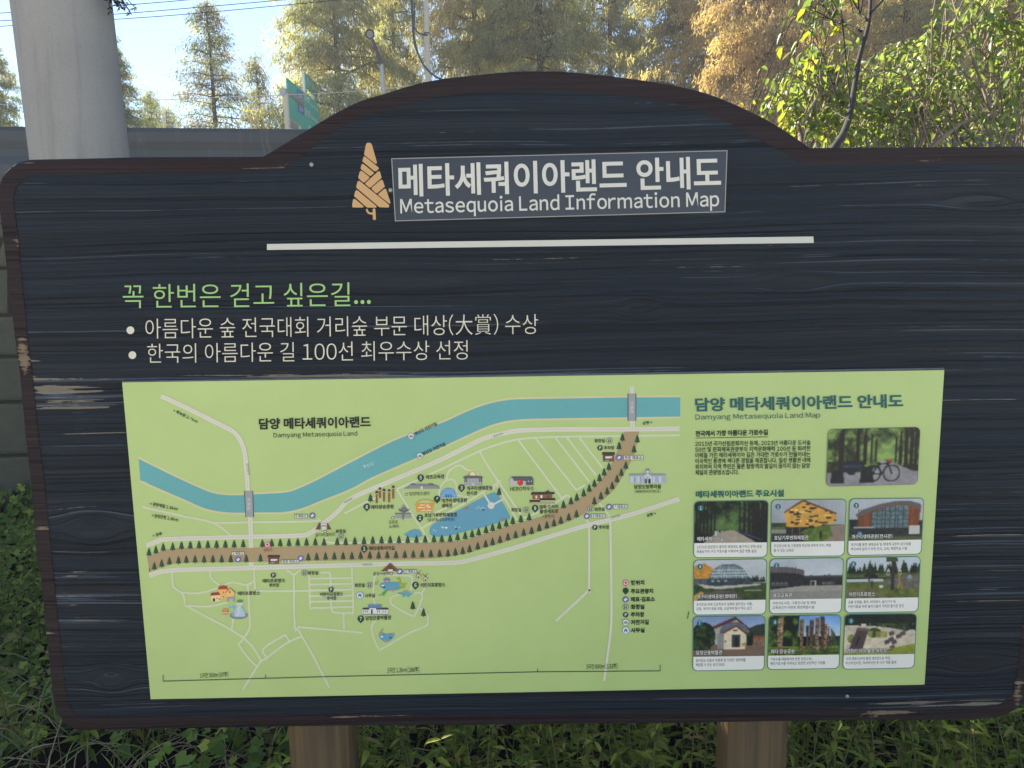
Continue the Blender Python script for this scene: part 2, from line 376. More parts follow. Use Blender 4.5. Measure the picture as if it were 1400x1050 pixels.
class Ink:
    """flat coloured shapes printed one over another on the plane y = base"""
    cnt = 0
    def __init__(s, base): s.base = base; s.V = []; s.F = []; s.C = []
    def _y(s): Ink.cnt += 1; return s.base - Ink.cnt * 1.0e-6
    def raw(s, pts, faces, col, y):
        b = len(s.V); s.V.extend(at_many(pts, y)); s.F.extend([tuple(b + i for i in f) for f in faces])
        s.C.extend([lin(col) * K_INK] * len(pts))
    def poly(s, pts, col): s.raw(pts, [tuple(range(len(pts)))], col, s._y())
    def rect(s, x0, y0, x1, y1, col): s.poly([(x0,y0),(x1,y0),(x1,y1),(x0,y1)], col)
    def disc(s, cx, cy, rx, col, ry=None, n=20, a0=0, a1=360):
        ry = ry or rx
        s.poly([(cx+rx*math.cos(math.radians(a0+(a1-a0)*k/n)), cy-ry*math.sin(math.radians(a0+(a1-a0)*k/n))) for k in range(n + (a1-a0 < 360))], col)
    def ring(s, cx, cy, r, w, col, n=22):
        y = s._y(); pts = []
        for k in range(n):
            a = 2*math.pi*k/n; pts += [(cx+r*math.cos(a), cy+r*math.sin(a)), (cx+(r-w)*math.cos(a), cy+(r-w)*math.sin(a))]
        s.raw(pts, [(2*k, 2*((k+1) % n), 2*((k+1) % n)+1, 2*k+1) for k in range(n)], col, y)
    def line(s, pts, w, col, sm=0, closed=False):
        if sm: pts = cr(pts, sm, closed)
        if closed: pts = list(pts) + [pts[0]]
        A = np.array(pts, float); n = len(A); y = s._y(); L = []; R = []
        for i in range(n):
            a = A[i] - A[i-1] if i > 0 else (A[i]-A[-2] if closed else A[1] - A[0])
            b = A[i+1] - A[i] if i < n-1 else (A[1]-A[0] if closed else A[-1] - A[-2])
            a = a/(np.linalg.norm(a)+1e-9); b = b/(np.linalg.norm(b)+1e-9); t = a + b; t /= np.linalg.norm(t)+1e-9
            k = min(1.0/max(t @ a, 0.35), 2.0); nr = np.array([-t[1], t[0]]) * w/2*k
            L.append(A[i]+nr); R.append(A[i]-nr)
        s.raw(L + R, [(i, i+1, n+i+1, n+i) for i in range(n-1)], col, y)
    def dash(s, pts, w, col, on=2.0, off=2.2, sm=0):
        if sm: pts = cr(pts, sm)
        A = np.array(pts, float); L = np.r_[0, np.cumsum(np.linalg.norm(np.diff(A, axis=0), axis=1))]; y = s._y(); t = 1.0
        g = lambda q: np.array([np.interp(q, L, A[:, 0]), np.interp(q, L, A[:, 1])])
        while t + on < L[-1]:
            a, b = g(t), g(t+on); d = (b-a)/(np.linalg.norm(b-a)+1e-9); nr = np.array([-d[1], d[0]])*w/2
            s.raw([a+nr, b+nr, b-nr, a-nr], [(0,1,2,3)], col, y); t += on + off
    def text(s, body, x0, y0, x1, y1, h, col, bold=0.0, res=2):
        co, faces = compose(body, bold, res); lo, hi = co.min(0), co.max(0); q = (co - lo) / (hi - lo)
        ex = np.array([x1-x0, y1-y0], float); up = np.array([ex[1], -ex[0]]) / np.linalg.norm(ex) * h
        s.raw(np.array([x0, y0]) + q[:, :1]*ex + q[:, 1:]*up, faces, col, s._y())
    def build(s, name, par, mat=None):
        o = put(name, np_mesh(name, np.array(s.V), s.F, np.array(s.C)), mat or M_ink)
        return child(o, par)

# title plaque
pq = [(535.5,217),(994,206),(991,289.5),(540.5,302)]
pm = MB(); pm.prism([np.array(p) for p in pq], YW - 0.004, YW + 0.0005, lambda p, y: at(p[0], p[1], YW-0.004) + np.array([0, y-YW+0.004, 0]))
M_plq = mat_plain("plaque_film", (0.022, 0.025, 0.038), 0.35, 0.5, var=0.06, scale=4)
plaque = child(pm.build("title_plaque", M_plq))
e = Ink(YW - 0.0045); e.line(pq, 1.3, (140,138,136), closed=True); e.build("plaque_edge", plaque, M_paint)
WHITE = (196,193,186)
e = Ink(YW - 0.0048); e.text("메타세쿼이아랜드 안내도", 545.4, 269.3, 986, 257.8, 44.5, WHITE, 0.022, 6); e.build("lettering", plaque, M_paint)
e = Ink(YW - 0.0048); e.text("Metasequoia Land Information Map", 547.5, 297.8, 983.5, 287.8, 27.5, WHITE, 0.012, 6); e.build("lettering", plaque, M_paint)
# emblem: a banded conifer
E0 = lambda pts: [(470 + x/8.4, 185 + y/8.4) for x, y in pts]
em = Ink(YW - 0.0012); TAN = (189,150,104)
for pl in ([(282,84),(262,92),(252,115),(233,215),(240,228),(362,325),(375,325),(381,312),(322,105),(305,88)],
           [(238,242),(226,252),(214,292),(218,302),(352,412),(372,412),(402,384),(400,370),(250,248)],
           [(216,328),(205,335),(193,375),(198,388),(298,466),(312,464),(346,436),(344,426),(228,332)],
           [(196,408),(184,416),(167,478),(172,496),(222,540),(238,540),(296,488),(292,476),(212,412)],
           [(404,412),(392,416),(248,548),(250,562),(292,598),(308,600),(434,488),(432,474),(416,418)],
           [(436,512),(424,514),(320,602),(322,618),(368,662),(384,664),(470,590),(468,576),(446,514)],
           [(476,614),(464,616),(396,674),(400,688),(520,782),(532,782),(536,768),(486,620)],
           [(170,522),(158,534),(143,590),(150,606),(410,826),(510,830),(522,820),(522,804),(516,794),(184,526)],
           [(146,630),(134,640),(118,690),(124,704),(260,824),(276,830),(370,830),(378,822),(372,810),(160,634)],
           [(116,730),(106,740),(95,812),(104,828),(214,830),(228,822),(224,810),(132,734)]):
    em.poly(E0(pl), TAN)
em.poly(E0([(332,846),(350,838),(362,846),(370,962),(358,974),(342,972),(334,960)]), TAN)
em.line(E0([(264,846),(272,876),(296,894),(340,900)]), 2.7, TAN, 4)
em.build("tree_emblem", board, M_paint)
# divider, slogan
d = MB(); d.prism([np.array(p) for p in [(365,333.6),(1112,323.3),(1112.6,332),(365,341.7)]], YW-0.003, YW+0.0004, lambda p, y: at(p[0], p[1], YW-0.003)+np.array([0, y-YW+0.003, 0]))
child(d.build("divider_bar", mat_plain("cream_paint", (0.60, 0.565, 0.48), 0.5, 0.3, var=0.07, scale=9)))
def letters(body, *a, col, bold=-0.009):
    e = Ink(YW - 0.0012); e.text(body, *a, col, bold, 6); e.build("lettering", board, M_paint)
letters("꼭 한번은 걷고 싶은길...", 168, 421.5, 507, 418.3, 32.5, col=(148,186,116), bold=-0.004)
letters("아름다운 숲 전국대회 거리숲 부문 대상(大賞) 수상", 199, 463.5, 736, 457, 28.5, col=(203,196,180))
letters("한국의 아름다운 길 100선 최우수상 선정", 201.5, 496.5, 639.5, 491.5, 26.5, col=(203,196,180))
for c in ((178.3, 451.5), (181, 485.5)):
    e = Ink(YW - 0.0012); e.disc(*c, 5.3, (203,196,180)); e.build("bullet_dot", board, M_paint)
# screw heads
M_screw = mat_plain("dull_screw", (0.35, 0.34, 0.33), 0.45, 0.5, 0.6)
for (sx, sy) in ((426, 225), (534, 260), (1158, 952)):
    s = MB(); c = at(sx, sy, YW - 0.001); s.tube([c + np.array([0, 0.004, 0]), c + np.array([0, -0.0018, 0]), c + np.array([0, -0.003, 0])], [0.0045, 0.0045, 0.0025], 10)
    child(s.build("screw_head", M_screw))
# ------------------------------------------------------------------ the green map panel
def mat_panel():
    t = NT("map_panel_print"); o = t.obj()
    x, y, z = t.xyz(o); f = t.ramp(t.noise(o, 3.5, 5, .65), .3, .7)
    c = t.mix(f, tuple(lin((173,190,124))*K_INK), tuple(lin((166,184,117))*K_INK))
    run = t.ramp(t.noise(t.vec(t.math('MULTIPLY', x, 26), 0.0, t.math('MULTIPLY', z, 1.1)), 1.0, 4, .65), .60, .80, 0, .10); c = t.mix(run, c, (0.22,0.23,0.13))   # rain-washed dust
    sp = t.ramp(t.noise(o, 260, 2, 0.7), 0.74, 0.78)             # specks of grime
    c = t.mix(t.math('MULTIPLY', sp, 0.5), c, (0.05, 0.05, 0.04))
    return t.fin(c, 0.38, 0.4)
pc = [(167,523),(1291,506),(1264,936),(206,956)]
pm = MB(); pm.prism([np.array(p) for p in pc], 0.0, YW+0.0005, lambda p, y: at(p[0], p[1], 0.0)+np.array([0, y, 0]))
panel = child(pm.build("map_panel", mat_panel()))
e = MB()                                                          # raw top edge of the composite sheet
a = at(167,523,0); b = at(1291,506,0)
e.box((a[0], 0.0003, a[2]), (b[0], YW+0.0005, a[2]+0.0035)); child(e.build("panel_edge", mat_plain("sheet_edge", (0.10,0.10,0.12), 0.6, 0.4, var=0.5, scale=40)), panel)
ROAD = (203,197,181); THIN = (198,199,170); SAND = (197,187,143); RIV = (94,157,160); POND = (92,147,170); BLK = (24,27,23); GRN = (33,62,44); PUR = (100,95,150)
B_ = -0.0002
# river
e = Ink(B_)
top = [(189,627),(200,632.5),(240,652),(275,668),(295,675),(320,677.3),(345,676),(375,674.5),(395,672.5),(415,665),(440,653),(480,632),(540,602),(600,580),(640,562),(665,553),(690,547.5),(710,546),(760,545),(858,543.5),(930,543)]
bot = [(192,657),(220,669),(250,682),(280,695),(305,700),(330,701),(360,700.5),(390,700),(415,694),(440,684),(480,668),(510,652),(560,630),(600,613),(650,590),(680,578.5),(710,573.5),(760,572),(858,570.5),(930,569.5)]
tc, bc = cr(top, 4), cr(bot, 4)
e.line([(p[0], p[1]-1) for p in tc], 3.2, SAND); e.line([(p[0], p[1]+1) for p in bc], 3.2, SAND)
y = e._y(); n = len(tc)
nb = len(bc); xs = np.linspace(189.5, 930, 110); ta, ba = np.array(tc), np.array(bc)
pt = [(x, np.interp(x, ta[:,0], ta[:,1])) for x in xs]; pb = [(x + (2.5 if x < 200 else 0), np.interp(x, ba[:,0], ba[:,1])) for x in xs]
e.raw(pt+pb, [(i, i+1, 110+i+1, 110+i) for i in range(109)], RIV, y)
rr = random.Random(3)
for _ in range(420):                                             # printed ripples
    x = rr.uniform(195, 920); t_ = np.interp(x, ta[:,0], ta[:,1]); b_ = np.interp(x, ba[:,0], ba[:,1]); q = rr.uniform(t_+2, b_-2); l = rr.uniform(1, 3)
    e.raw([(x,q),(x+l,q),(x+l,q+.45),(x,q+.45)], [(0,1,2,3)], rr.choice([(104,166,167),(86,148,152),(112,172,172)]), e._y())
e.build("printed_river", panel)
# roads
e = Ink(B_ - 0.00004*2)
thin = [
 [(195,693),(252,706),(292,715),(316,732)], [(292,715),(343,714),(430,712.5),(434,709)],
 [(471,702),(498,688),(520,678)], [(542,669),(600,643),(656,616.5),(685,606),(707,601),(730,598.5),(770,597),(860,596),(929,595)], [(542,668),(568,710),(586,738)],
 [(709,602),(768,681)], [(732,599),(788,670)], [(759,598),(806,659)], [(775,598),(815,650)], [(792,598),(824,640)], [(656,617),(669,640),(712.6,704)], [(679,663),(707,711)],
 [(768,681),(776,677),(782,684)], [(788,670),(800,663)],
 [(577,722),(595,711),(640,685),(660,673),(674,664),(679,663)], [(590,704),(610,694),(640,678)],
 [(661,674),(667,685)], [(688.6,682),(676,688)], [(716,708.6),(740,698),(767,683),(774,678)], [(818,686),(834,706)], [(796,694),(805,718)],
 [(235.6,782),(236,794),(238,803),(248,810),(252,818),(253,825),(258,830),(332,871),(357,903)], [(249,810),(272,811),(298,804)], [(257,828),(286,829),(312,823)],
 [(288,781),(288.4,790),(300,800)], [(302,802),(318,796),(336.6,799.6),(347,795)], [(338.6,800),(340,820),(341.6,850),(340,862),(329,878),(327,882),(340,900),(351,911)],
 [(347.6,778),(349,806),(354,808),(402,808),(440,807),(470,806)], [(319,846),(317,861)], [(392,779),(402,786)], [(411,779),(402,786)],
 [(402,786),(403,856),(407,860),(413,870),(430,900),(450,940)], [(407,857),(460,861.6),(496,865)], [(413,870),(392,879),(364,900),(356,905),(345,922),(332,943)],
 [(364,898),(360,887),(388,869),(392,871),(397,879)],
 [(422.6,786),(424,828),(428,831),(453,830.6)], [(422,791),(482,790)], [(423,799),(482,798)], [(423,807),(482,806)], [(423,815),(482,814)], [(424,822.5),(483,821.5)], [(453,830.6),(483,829.5)],
 [(438,783),(448,783),(451.6,788),(453,830)], [(453.6,830),(456,837),(478,837.6),(483,833),(481,776)], [(469.4,838),(470.6,861)],
 [(513,784),(510,808),(511,820),(515,832)], [(514,848),(508,856),(510,870),(517,886),(522,887),(558,866),(582,856),(585,850),(584,840),(574,831)],
 [(513,786),(558,787),(563.6,794),(562,804),(556,810)], [(577,811),(584,798)], [(558,787),(570,782)], [(533.4,763),(533.4,770)], [(448,734),(453,742),(590,740)],
 [(600,680),(602,666),(610,656),(614,644),(628,636),(638,642),(650,645),(656,652)], [(610,656),(620,656),(624,664),(624,676),(632,678)], [(684,657),(677,663),(674,670)]]
for p in thin: e.line(p, 2.6, THIN, 3 if len(p) > 2 else 0)
e.line([(538,815),(534,820),(538,828),(562,841),(568,839),(577,818),(575,811),(568,810.5),(550,812)], 2.6, THIN, 4, True)
for p in ([(805.4,718),(805.4,804),(804,808),(760,849)], [(834.4,710),(835.6,790),(835.6,854),(830,900),(826,931)]): e.line(p, 3.2, ROAD, 3)
main = [[(220,541.5),(250,555),(300,580),(320,591),(331,607),(336,630),(339,672)], [(342,706),(343,730),(343.5,778)],
 [(200,746),(216,740),(232,737),(340,734),(410,732),(423,729),(434,722),(460,701),(480,681.5),(530,659.5),(590,634),(630,615),(660,600),(690,592),(712,588.5),(770,587),(850,587),(929,586)],
 [(204,787),(232,780),(320,777),(430,774),(530,771),(610,769.6),(628,768.5),(650,763.6),(710,747),(750,734),(804,718),(860,704),(929,682)], [(864,528),(864,540)], [(864.5,574),(864.5,587)]]
for p in main: e.line(p, 6.2, ROAD, 4)
for p in main: e.dash(p, 0.6, (160,156,150), sm=4)
e.build("printed_road", panel)
# brown avenue
e = Ink(B_ - 0.00004*4)
up = cr([(201,761),(212,757),(226,752),(250,749.5),(345,749),(500,744),(600,741.5),(640,737),(700,718),(740,706),(770,692),(800,676),(828,648),(844,617),(853.8,590)], 4)
lo = cr([(204.5,782),(216,777),(230,773),(252,769.5),(345,768.5),(420,767),(560,765),(622,760),(660,750),(720,732),(770,716),(800,701),(836,673),(856,643),(867,620),(874,590)], 4)
e.poly([tuple(p) for p in up] + [tuple(p) for p in reversed(lo)], (163,139,104)); e.build("printed_avenue", panel)
# bridges
for q, t_ in (([(333.5,671),(346,671),(347.5,707),(335.5,707)], ("학동교", 342.5, 697, 342.3, 681)), ([(858,538),(870,538),(870,575.5),(858,575.5)], ("금월교", 866, 565, 866, 549))):
    e = Ink(B_ - 0.00004*4); e.poly(q, (88,90,96)); c = np.mean(q, axis=0); e.poly([(c[0]+(x-c[0])*0.78, y_) for x, y_ in q], (146,148,150)); e.text(*t_, 4.4, (205,205,200)); e.build("printed_bridge", panel)
# ponds
rocks = [(637.7,694.9),(688,709.7),(575.5,732)]; logs = [(514.5,798.5,2),(537.5,807.3,2.6),(520,865.5,2.2),(537.5,866.3,2),(527,877,2.6)]; reeds = [(513,797),(516,794.5),(520.5,863),(522.5,860.5)]
wink = [(651,694),(654,692.5),(656.5,694.5),(659,693),(661,695),(592,724),(594.5,725.5),(622,720),(625,722),(627.5,720.5),(604.5,721)]
duck = [(605,721,(200,196,150)),(610,721.5,(214,214,205)),(624,723,(40,60,70)),(661,697,(40,60,70)),(523.5,800.5,(214,214,205)),(525,802.5,(60,70,80)),(522,870.5,(214,214,205)),(534,872,(60,70,80))]
for o_ in ([(587,726),(588.5,731),(597,733.8),(616,732),(640,725.5),(660,721),(694,710.5),(697,706),(695,701),(683,680),(678,674.5),(672.5,673.8),(650,685),(620,701),(596,714),(589,720)],
           [(552.4,731),(558,727),(563,724.5),(569,723.5),(575,726.5),(576,731),(574,734.5),(568,735.8),(558,734)],
           [(519.5,801),(523,796.5),(544,796),(549,799.6),(549,804.6),(537,807.7),(524.5,805.8)],
           [(518.3,866),(523,864.6),(528,866.7),(534,865.6),(539.5,866),(538,871.5),(530.7,877.5),(524.5,877),(519,872)]):
    e = Ink(B_ - 0.00004*5); e.poly([tuple(p) for p in cr(o_, 4, True)], POND); A_ = np.array(o_); lo_, hi_ = A_.min(0)-8, A_.max(0)+5
    near = lambda c: lo_[0] < c[0] < hi_[0] and lo_[1] < c[1] < hi_[1]
    big = len(o_) > 12
    for c in rocks:
        if near(c) and (c[0] > 600) == big: e.disc(c[0], c[1], 4.2 if big else 1.8, (128,124,128), 2.4 if big else 1.5)
    for c in logs:
        if near(c) and not big: e.disc(c[0], c[1], c[2], (196,136,84), 1.3)
    for (x, y_) in reeds:
        if near((x, y_)) and not big: e.poly([(x,y_+2),(x+0.8,y_-3),(x+1.5,y_+2)], (126,140,60))
    if big:
        e.disc(671.4, 691.2, 4.7, ROAD); e.line([(661,674),(670,689)], 2.4, ROAD); e.line([(688.6,682),(674,690)], 2.4, ROAD)
        for (x, y_) in wink: e.line([(x,y_),(x+1.4,y_+1.2)], 0.7, (210,222,222))
    for (x, y_, c) in duck:
        if near((x, y_)) and (x > 580) == big: e.disc(x, y_, 2.0, c, 1.1)
    e.build("printed_pond", panel)
# the rows of trees
tre = [(203.6,761),(213,758),(223,754.4),(236,753.6),(248,752),(260,751.5),(272,751),(284,750.6),(296,750.4),(308,750.2),(320,750),(332.4,749.6),(358.6,749.2),(371.4,748.6),(383,748.2),(395,748),(407,747.6),(419,747.4),(431,747),(443,747),(461,746.6),(472.6,746.6),(485,745.8),(497.6,745.4),(509.6,744.8),(521.6,744.4),(533.4,744),(545.4,744),(557.4,743.8),(569.4,743.5),(581.4,743.2),(593.2,742.8),(604,742.6),(615.4,742.2),(625.6,740),(636,738.4),(645.4,736),(654.4,733.4),(664.4,730.4),(673.4,727.4),(682.6,724.4),(692,721.4),(701,718),(712,715.4),(723.4,712.8),(770.4,696),(780.6,691),(788.6,686),(798,680),(805.6,673.6),(812.6,667),(819.6,659.4),(826,651.6),(832.4,644),(846.4,615.4),(851,604),
 (211,780),(221,776.4),(231.6,773),(244,772),(254.6,771),(266.6,770.6),(279,770.6),(291,770.4),(303,770.4),(315.4,770),(336.6,769.6),(356,769),(421.4,767.6),(433,767),(445,766.6),(457,766.3),(469,766),(481,766),(493,765.4),(505.6,765.2),(517.6,765),(529.4,764.6),(541.4,764.4),(553.4,764),(565,763.8),(577,763.4),(589,763),(601,762.6),(612.4,762.2),(622.6,760.8),(632.6,759),(642,756.4),(653.2,752.6),(664,749.6),(673.4,746.6),(683.6,743.6),(694.4,740),(705,737),(716,734),(726.8,731.4),(737.2,727.4),(747.6,724),(757.4,721),(766.8,717.4),(777.6,713),(788.2,708.6),(812.6,691),(821.6,684),(830,677.4),(837,670),(843.6,660.6),(849.4,652),(855.6,642.4),(866.8,620),(871.2,606.4),(506.4,687),(682.4,678),(564.4,834),(579,843.6)]
def one_tree(e, x, y_):
    e.rect(x-0.6, y_-2, x+0.6, y_, (96,70,48))
    e.poly([(x-3.9,y_-1.6),(x-2.6,y_-4.2),(x-3.1,y_-4.4),(x-1.8,y_-7.4),(x-2.2,y_-7.6),(x,y_-12.4),(x+2.2,y_-7.6),(x+1.8,y_-7.4),(x+3.1,y_-4.4),(x+2.6,y_-4.2),(x+3.9,y_-1.6)], (34,64,46))
    e.poly([(x,y_-12),(x-1.9,y_-7.6),(x-1.4,y_-7.4),(x-2.7,y_-4.3),(x-2.2,y_-4.2),(x-3.4,y_-1.8),(x-0.4,y_-1.9)], (46,82,54))
rest = Ink(B_ - 0.00004*6)
for k, q in enumerate(tre):
    if k >= 100: one_tree(rest, *q); continue
    e = Ink(B_ - 0.00004*6); one_tree(e, *q); e.build("printed_tree", panel)
rest.poly([(203.6,775),(205,781),(203.4,781.5)], (34,64,46)); rest.build("printed_tree_rows", panel)["kind"] = "stuff"
# drawings of the places, each its own little picture
def drawing(f, name="printed_building"):
    e = Ink(B_ - 0.00004*6); f(e); e.build(name, panel)
def kiosk(x0, y0, x1, y1):
    def f(e):
        w, h = x1-x0, y1-y0
        e.poly([(x0,y0),(x1,y0),(x1+0.3,y0+h*.3),(x0-0.3,y0+h*.3)], (70,46,42)); e.rect(x0+1, y0+h*.28, x1-1, y1, (92,62,52))
        e.rect(x0+w*.25, y0+h*.45, x1-w*.2, y0+h*.68, (205,200,195)); e.rect(x0+w*.2, y1-h*.2, x1-w*.3, y1-h*.06, (60,44,42)); e.rect(x0+w*.68, y1-h*.4, x0+w*.85, y1-1, (158,74,60))
        for k in range(3): e.rect(x0+w*(.22+k*.13), y1-h*.17, x0+w*(.3+k*.13), y1-h*.09, (200,195,190))
    drawing(f)
kiosk(366,758.6,382.6,771); kiosk(823.4,618,840.4,631)
def d_under(e):
    e.poly([(436,715),(431,724),(438,724),(440,715)], (104,62,46)); e.poly([(448,715),(453,724),(446,724),(445,715)], (104,62,46)); e.rect(438.5,714.6,447,724,(170,166,160)); e.rect(439,716,446.5,717.5,(205,203,198)); e.rect(440.5,720,445.5,724,(205,200,190)); e.rect(440,718.5,446,719.5,(120,116,112))
drawing(d_under)
def d_houses(e):
    W = (232,196,140)
    e.rect(299,805,310,819,(226,170,96)); e.poly([(297.5,806),(300,801),(309,800.5),(312,805.5)],(168,60,44)); e.rect(304.5,800,306,802,(168,60,44)); e.rect(288.5,813.5,301,822,(230,196,150)); e.poly([(287.5,814.5),(289,810.5),(299,809.5),(301.5,813.5)],(150,56,44)); e.rect(291,818,294,822.3,(60,40,36))
    for (x,y_) in ((296,817),(299,818),(305,809),(305,815)): e.rect(x,y_,x+1.3,y_+1.8,(70,48,40))
    e.poly([(309,810),(315,804),(321.5,810),(320,810.5),(320,817),(310,817),(310,810.5)],(228,178,106)); e.line([(308.5,810.5),(315,804),(321.8,810.5)],1,(150,96,60)); e.rect(313.5,808,315,811,(80,52,40)); e.poly([(310,816),(321,815),(321,823),(318.5,823),(318.5,819),(313,819),(313,823),(310,823)],(150,148,146))
drawing(d_houses)
def d_fount(e):
    e.disc(326.5,841.5,12.3,(112,120,134),5); e.disc(326.5,840.5,10.5,(140,150,160),3.6); e.poly([(320,843),(322,832),(325,827),(329,827),(332,833),(335,843)],(170,186,192)); e.poly([(318,838),(322,830),(320,841)],(130,176,196)); e.poly([(336,838),(331,829),(334,841)],(130,176,196)); e.line([(324,842),(327,836),(325,833),(328,830)],1.2,(204,206,204))
    for (x,y_,a,b) in ((328,822,(92,140,72),(196,186,170)),(308,834,(206,140,54),(190,84,66))): e.rect(x-4.3,y_,x+4.3,y_+3.5,b); e.rect(x-4.3,y_+3.2,x+4.3,y_+4.6,(205,200,190)); e.rect(x-4.2,y_+4.5,x+4.2,y_+6,b); e.disc(x,y_,4.5,a,2.1)
    e.disc(317,830,4.6,(110,170,196),1.8); e.line([(317,830),(317,825.5)],1.2,(170,200,206))
drawing(d_fount, "printed_fountain")
def d_totems(e):
    for (x,a,b) in ((515,672,688),(519.4,667,681),(525,669,686),(532,669.6,687),(537.6,664.6,682)):
        e.rect(x-1.5,a+2,x+1.5,b,(150,96,66)); e.rect(x-1,a+6,x-0.2,b-1,(110,66,46)); e.rect(x-2.2,a+0.6,x+2.2,a+2,(52,40,38)); e.rect(x-1.2,a-0.8,x+1.2,a+0.8,(52,40,38))
        for k in range(3): e.rect(x-1.2,a+4+k*3.6,x+1.2,a+4.8+k*3.6,(96,52,40))
        e.disc(x-0.6,a+3.2,0.5,(225,220,210),n=6); e.disc(x+0.7,a+3.2,0.5,(225,220,210),n=6)
drawing(d_totems, "printed_totems")
def d_eco(e):
    e.poly([(551.5,668.2),(562,662.5),(572,661.5),(590,661.5),(599,664),(602,668.2)],(128,126,130)); e.poly([(560,663),(563,660.6),(567,661.2),(570,662.6)],(96,94,98)); e.poly([(584,662.6),(588,660.6),(592,661.2),(594,663)],(96,94,98)); e.rect(575,665,578,668.2,(205,205,200))
    for k in range(16): e.line([(562+k*2.2,663.5),(560+k*2.5,667.6)],0.35,(158,156,158))
    e.line([(566,663.5),(598,663.8)],0.5,(90,88,92))
drawing(d_eco)
def d_dome(e):
    e.disc(613.2,680.2,11.7,(92,142,192),13.2,24,0,180)
    for k in range(-4,5): e.line([(613.2+k*2.7,680),(613.2+k*2.0,680-12.6*math.sqrt(max(0,1-(k/4.6)**2))*0.8)],0.35,(150,188,214))
    for k in (3,6,9,11): e.line([(613.2-11.6*math.sqrt(1-(k/13.2)**2)+.4,680-k),(613.2+11.6*math.sqrt(1-(k/13.2)**2)-.4,680-k)],0.35,(150,188,214))
    for x in (609,612,615.5): e.rect(x,676,x+1.8,680.2,(58,88,124))
drawing(d_dome)
def d_yellow(e):
    e.line([(569.5+12*(1-math.cos(t_)),689-6*math.sin(t_)) for t_ in np.linspace(0,math.pi,16)],1.5,(206,146,60)); e.poly([(567.6,688.5),(593.3,688.5),(591,699),(570,699)],(205,146,66))
    for k in range(26): x=569.5+rr.uniform(0,19); y_=690+rr.randrange(5)*1.8; e.rect(x,y_,x+2.6,y_+1,rr.choice([(226,214,190),(180,112,46),(232,222,205)]))
    for x in (571,576,581,586,590.5): e.rect(x-.5,699,x+.5,701,(196,140,66))
drawing(d_yellow)
def d_hall(e):
    e.disc(646,650,6.5,(190,172,96),6,16,0,180); e.disc(646,650,3.8,(214,206,170),4.5,14,0,180); e.poly([(639,650),(643,646.5),(641,651)],(86,132,60)); e.poly([(632.5,652.5),(636,650.5),(657,650.5),(661,652.5),(659,654.2),(635,654.2)],(98,92,92)); e.rect(635,654,659,663.6,(140,140,146)); e.rect(635,654,639,659,(70,62,60)); e.rect(655,654,659,659,(70,62,60))
    for k in range(11): e.rect(636.5+k*2,654.4,637+k*2,663.5,(190,190,192))
    e.rect(644.5,660,649,663.6,(176,178,180))
drawing(d_hall)
def d_statue(e):
    e.rect(540.3,702,562,708.5,(146,144,144)); e.rect(540.3,701.4,562,702.6,(92,90,90)); e.poly([(550,708),(549,700),(546,699),(544.5,695.5),(548.5,696),(549.5,693),(550.5,690),(553,690.5),(554,693.5),(558,696.5),(561,695),(557,699.5),(554,700.5),(553,706),(551,712)],(110,108,108)); e.line([(546,697),(553,699.5),(560,696)],0.8,(70,68,68)); e.disc(551.3,692,1.5,(150,146,142))
drawing(d_statue, "printed_statue")
def d_hero(e):
    e.poly([(696.3,656),(699.5,651.3),(727,651.3),(729.3,655),(729.3,663.2),(696.3,663.2)],(84,82,84)); e.poly([(696.5,656),(699.3,652.5),(702,656),(702,663.2),(696.5,663.2)],(176,172,172)); e.rect(702,657.5,719,663.2,(160,160,164))
    for k in range(7): e.rect(703+k*2.2,657.6,703.4+k*2.2,663.1,(214,214,212))
    for x in (722.5,726.5): e.disc(x,658,0.8,(180,180,182),1.1,10)
    e.disc(711.3,659.8,4.1,(196,44,38)); e.disc(710.2,658.4,1.3,(216,84,76))
drawing(d_hero)
def d_palace(e):
    e.poly([(725.5,677),(727,672.6),(758,672.6),(758.5,674.5),(757,675.8),(728,676.5)],(52,48,46)); e.poly([(744,673.2),(749,670),(753.5,673.2)],(70,64,60)); e.rect(728,676,755,682.3,(132,86,60)); e.rect(732,677.5,734.5,681.5,(226,190,150)); e.rect(739,677,741.5,681,(232,216,190)); e.rect(748,678,751.5,681.5,(110,66,48))
    e.rect(724,683.5,738.5,686.5,(44,44,46)); e.rect(738,681,759.3,684,(44,44,46)); e.rect(724,686.4,759,689,(176,156,130))
    for k in range(16): e.rect(724.5+k*2.15,687.2,725.6+k*2.15,688,(140,118,96))
drawing(d_palace)
def d_orange(e):
    e.rect(861,648,910,661,(168,170,176)); e.rect(860.5,647.5,910,650.5,(140,144,152)); e.rect(882,641.5,889,651,(150,152,160)); e.rect(883.5,640.5,887.5,643,(120,124,130)); e.disc(885.5,645,1.6,(205,205,205)); e.poly([(880,651),(885.5,647.5),(891,651),(891,661),(880,661)],(190,190,190))
    for k in range(11): e.rect(862.5+k*4.3,651.5,865+k*4.3,659.5,rr.choice([(150,164,190),(186,190,196),(130,150,182)]))
    for x in (881,886.3): e.rect(x,656,x+3.3,661,(52,48,48)); e.disc(x+1.65,656,1.65,(52,48,48),n=12)
    for k in range(12): e.rect(861+k*4.1,650.4,861.5+k*4.1,661,(205,205,205))
drawing(d_orange)
def d_tri(e):
    e.poly([(533.6,769.5),(521,781),(546,781)],(112,70,50)); e.poly([(533.6,772.5),(527,779.5),(540,779.5)],(92,60,52)); e.rect(530.5,778.4,537,781.2,(208,204,196)); e.line([(521,781),(533.6,769.5),(546,781)],0.8,(140,96,70))
drawing(d_tri)
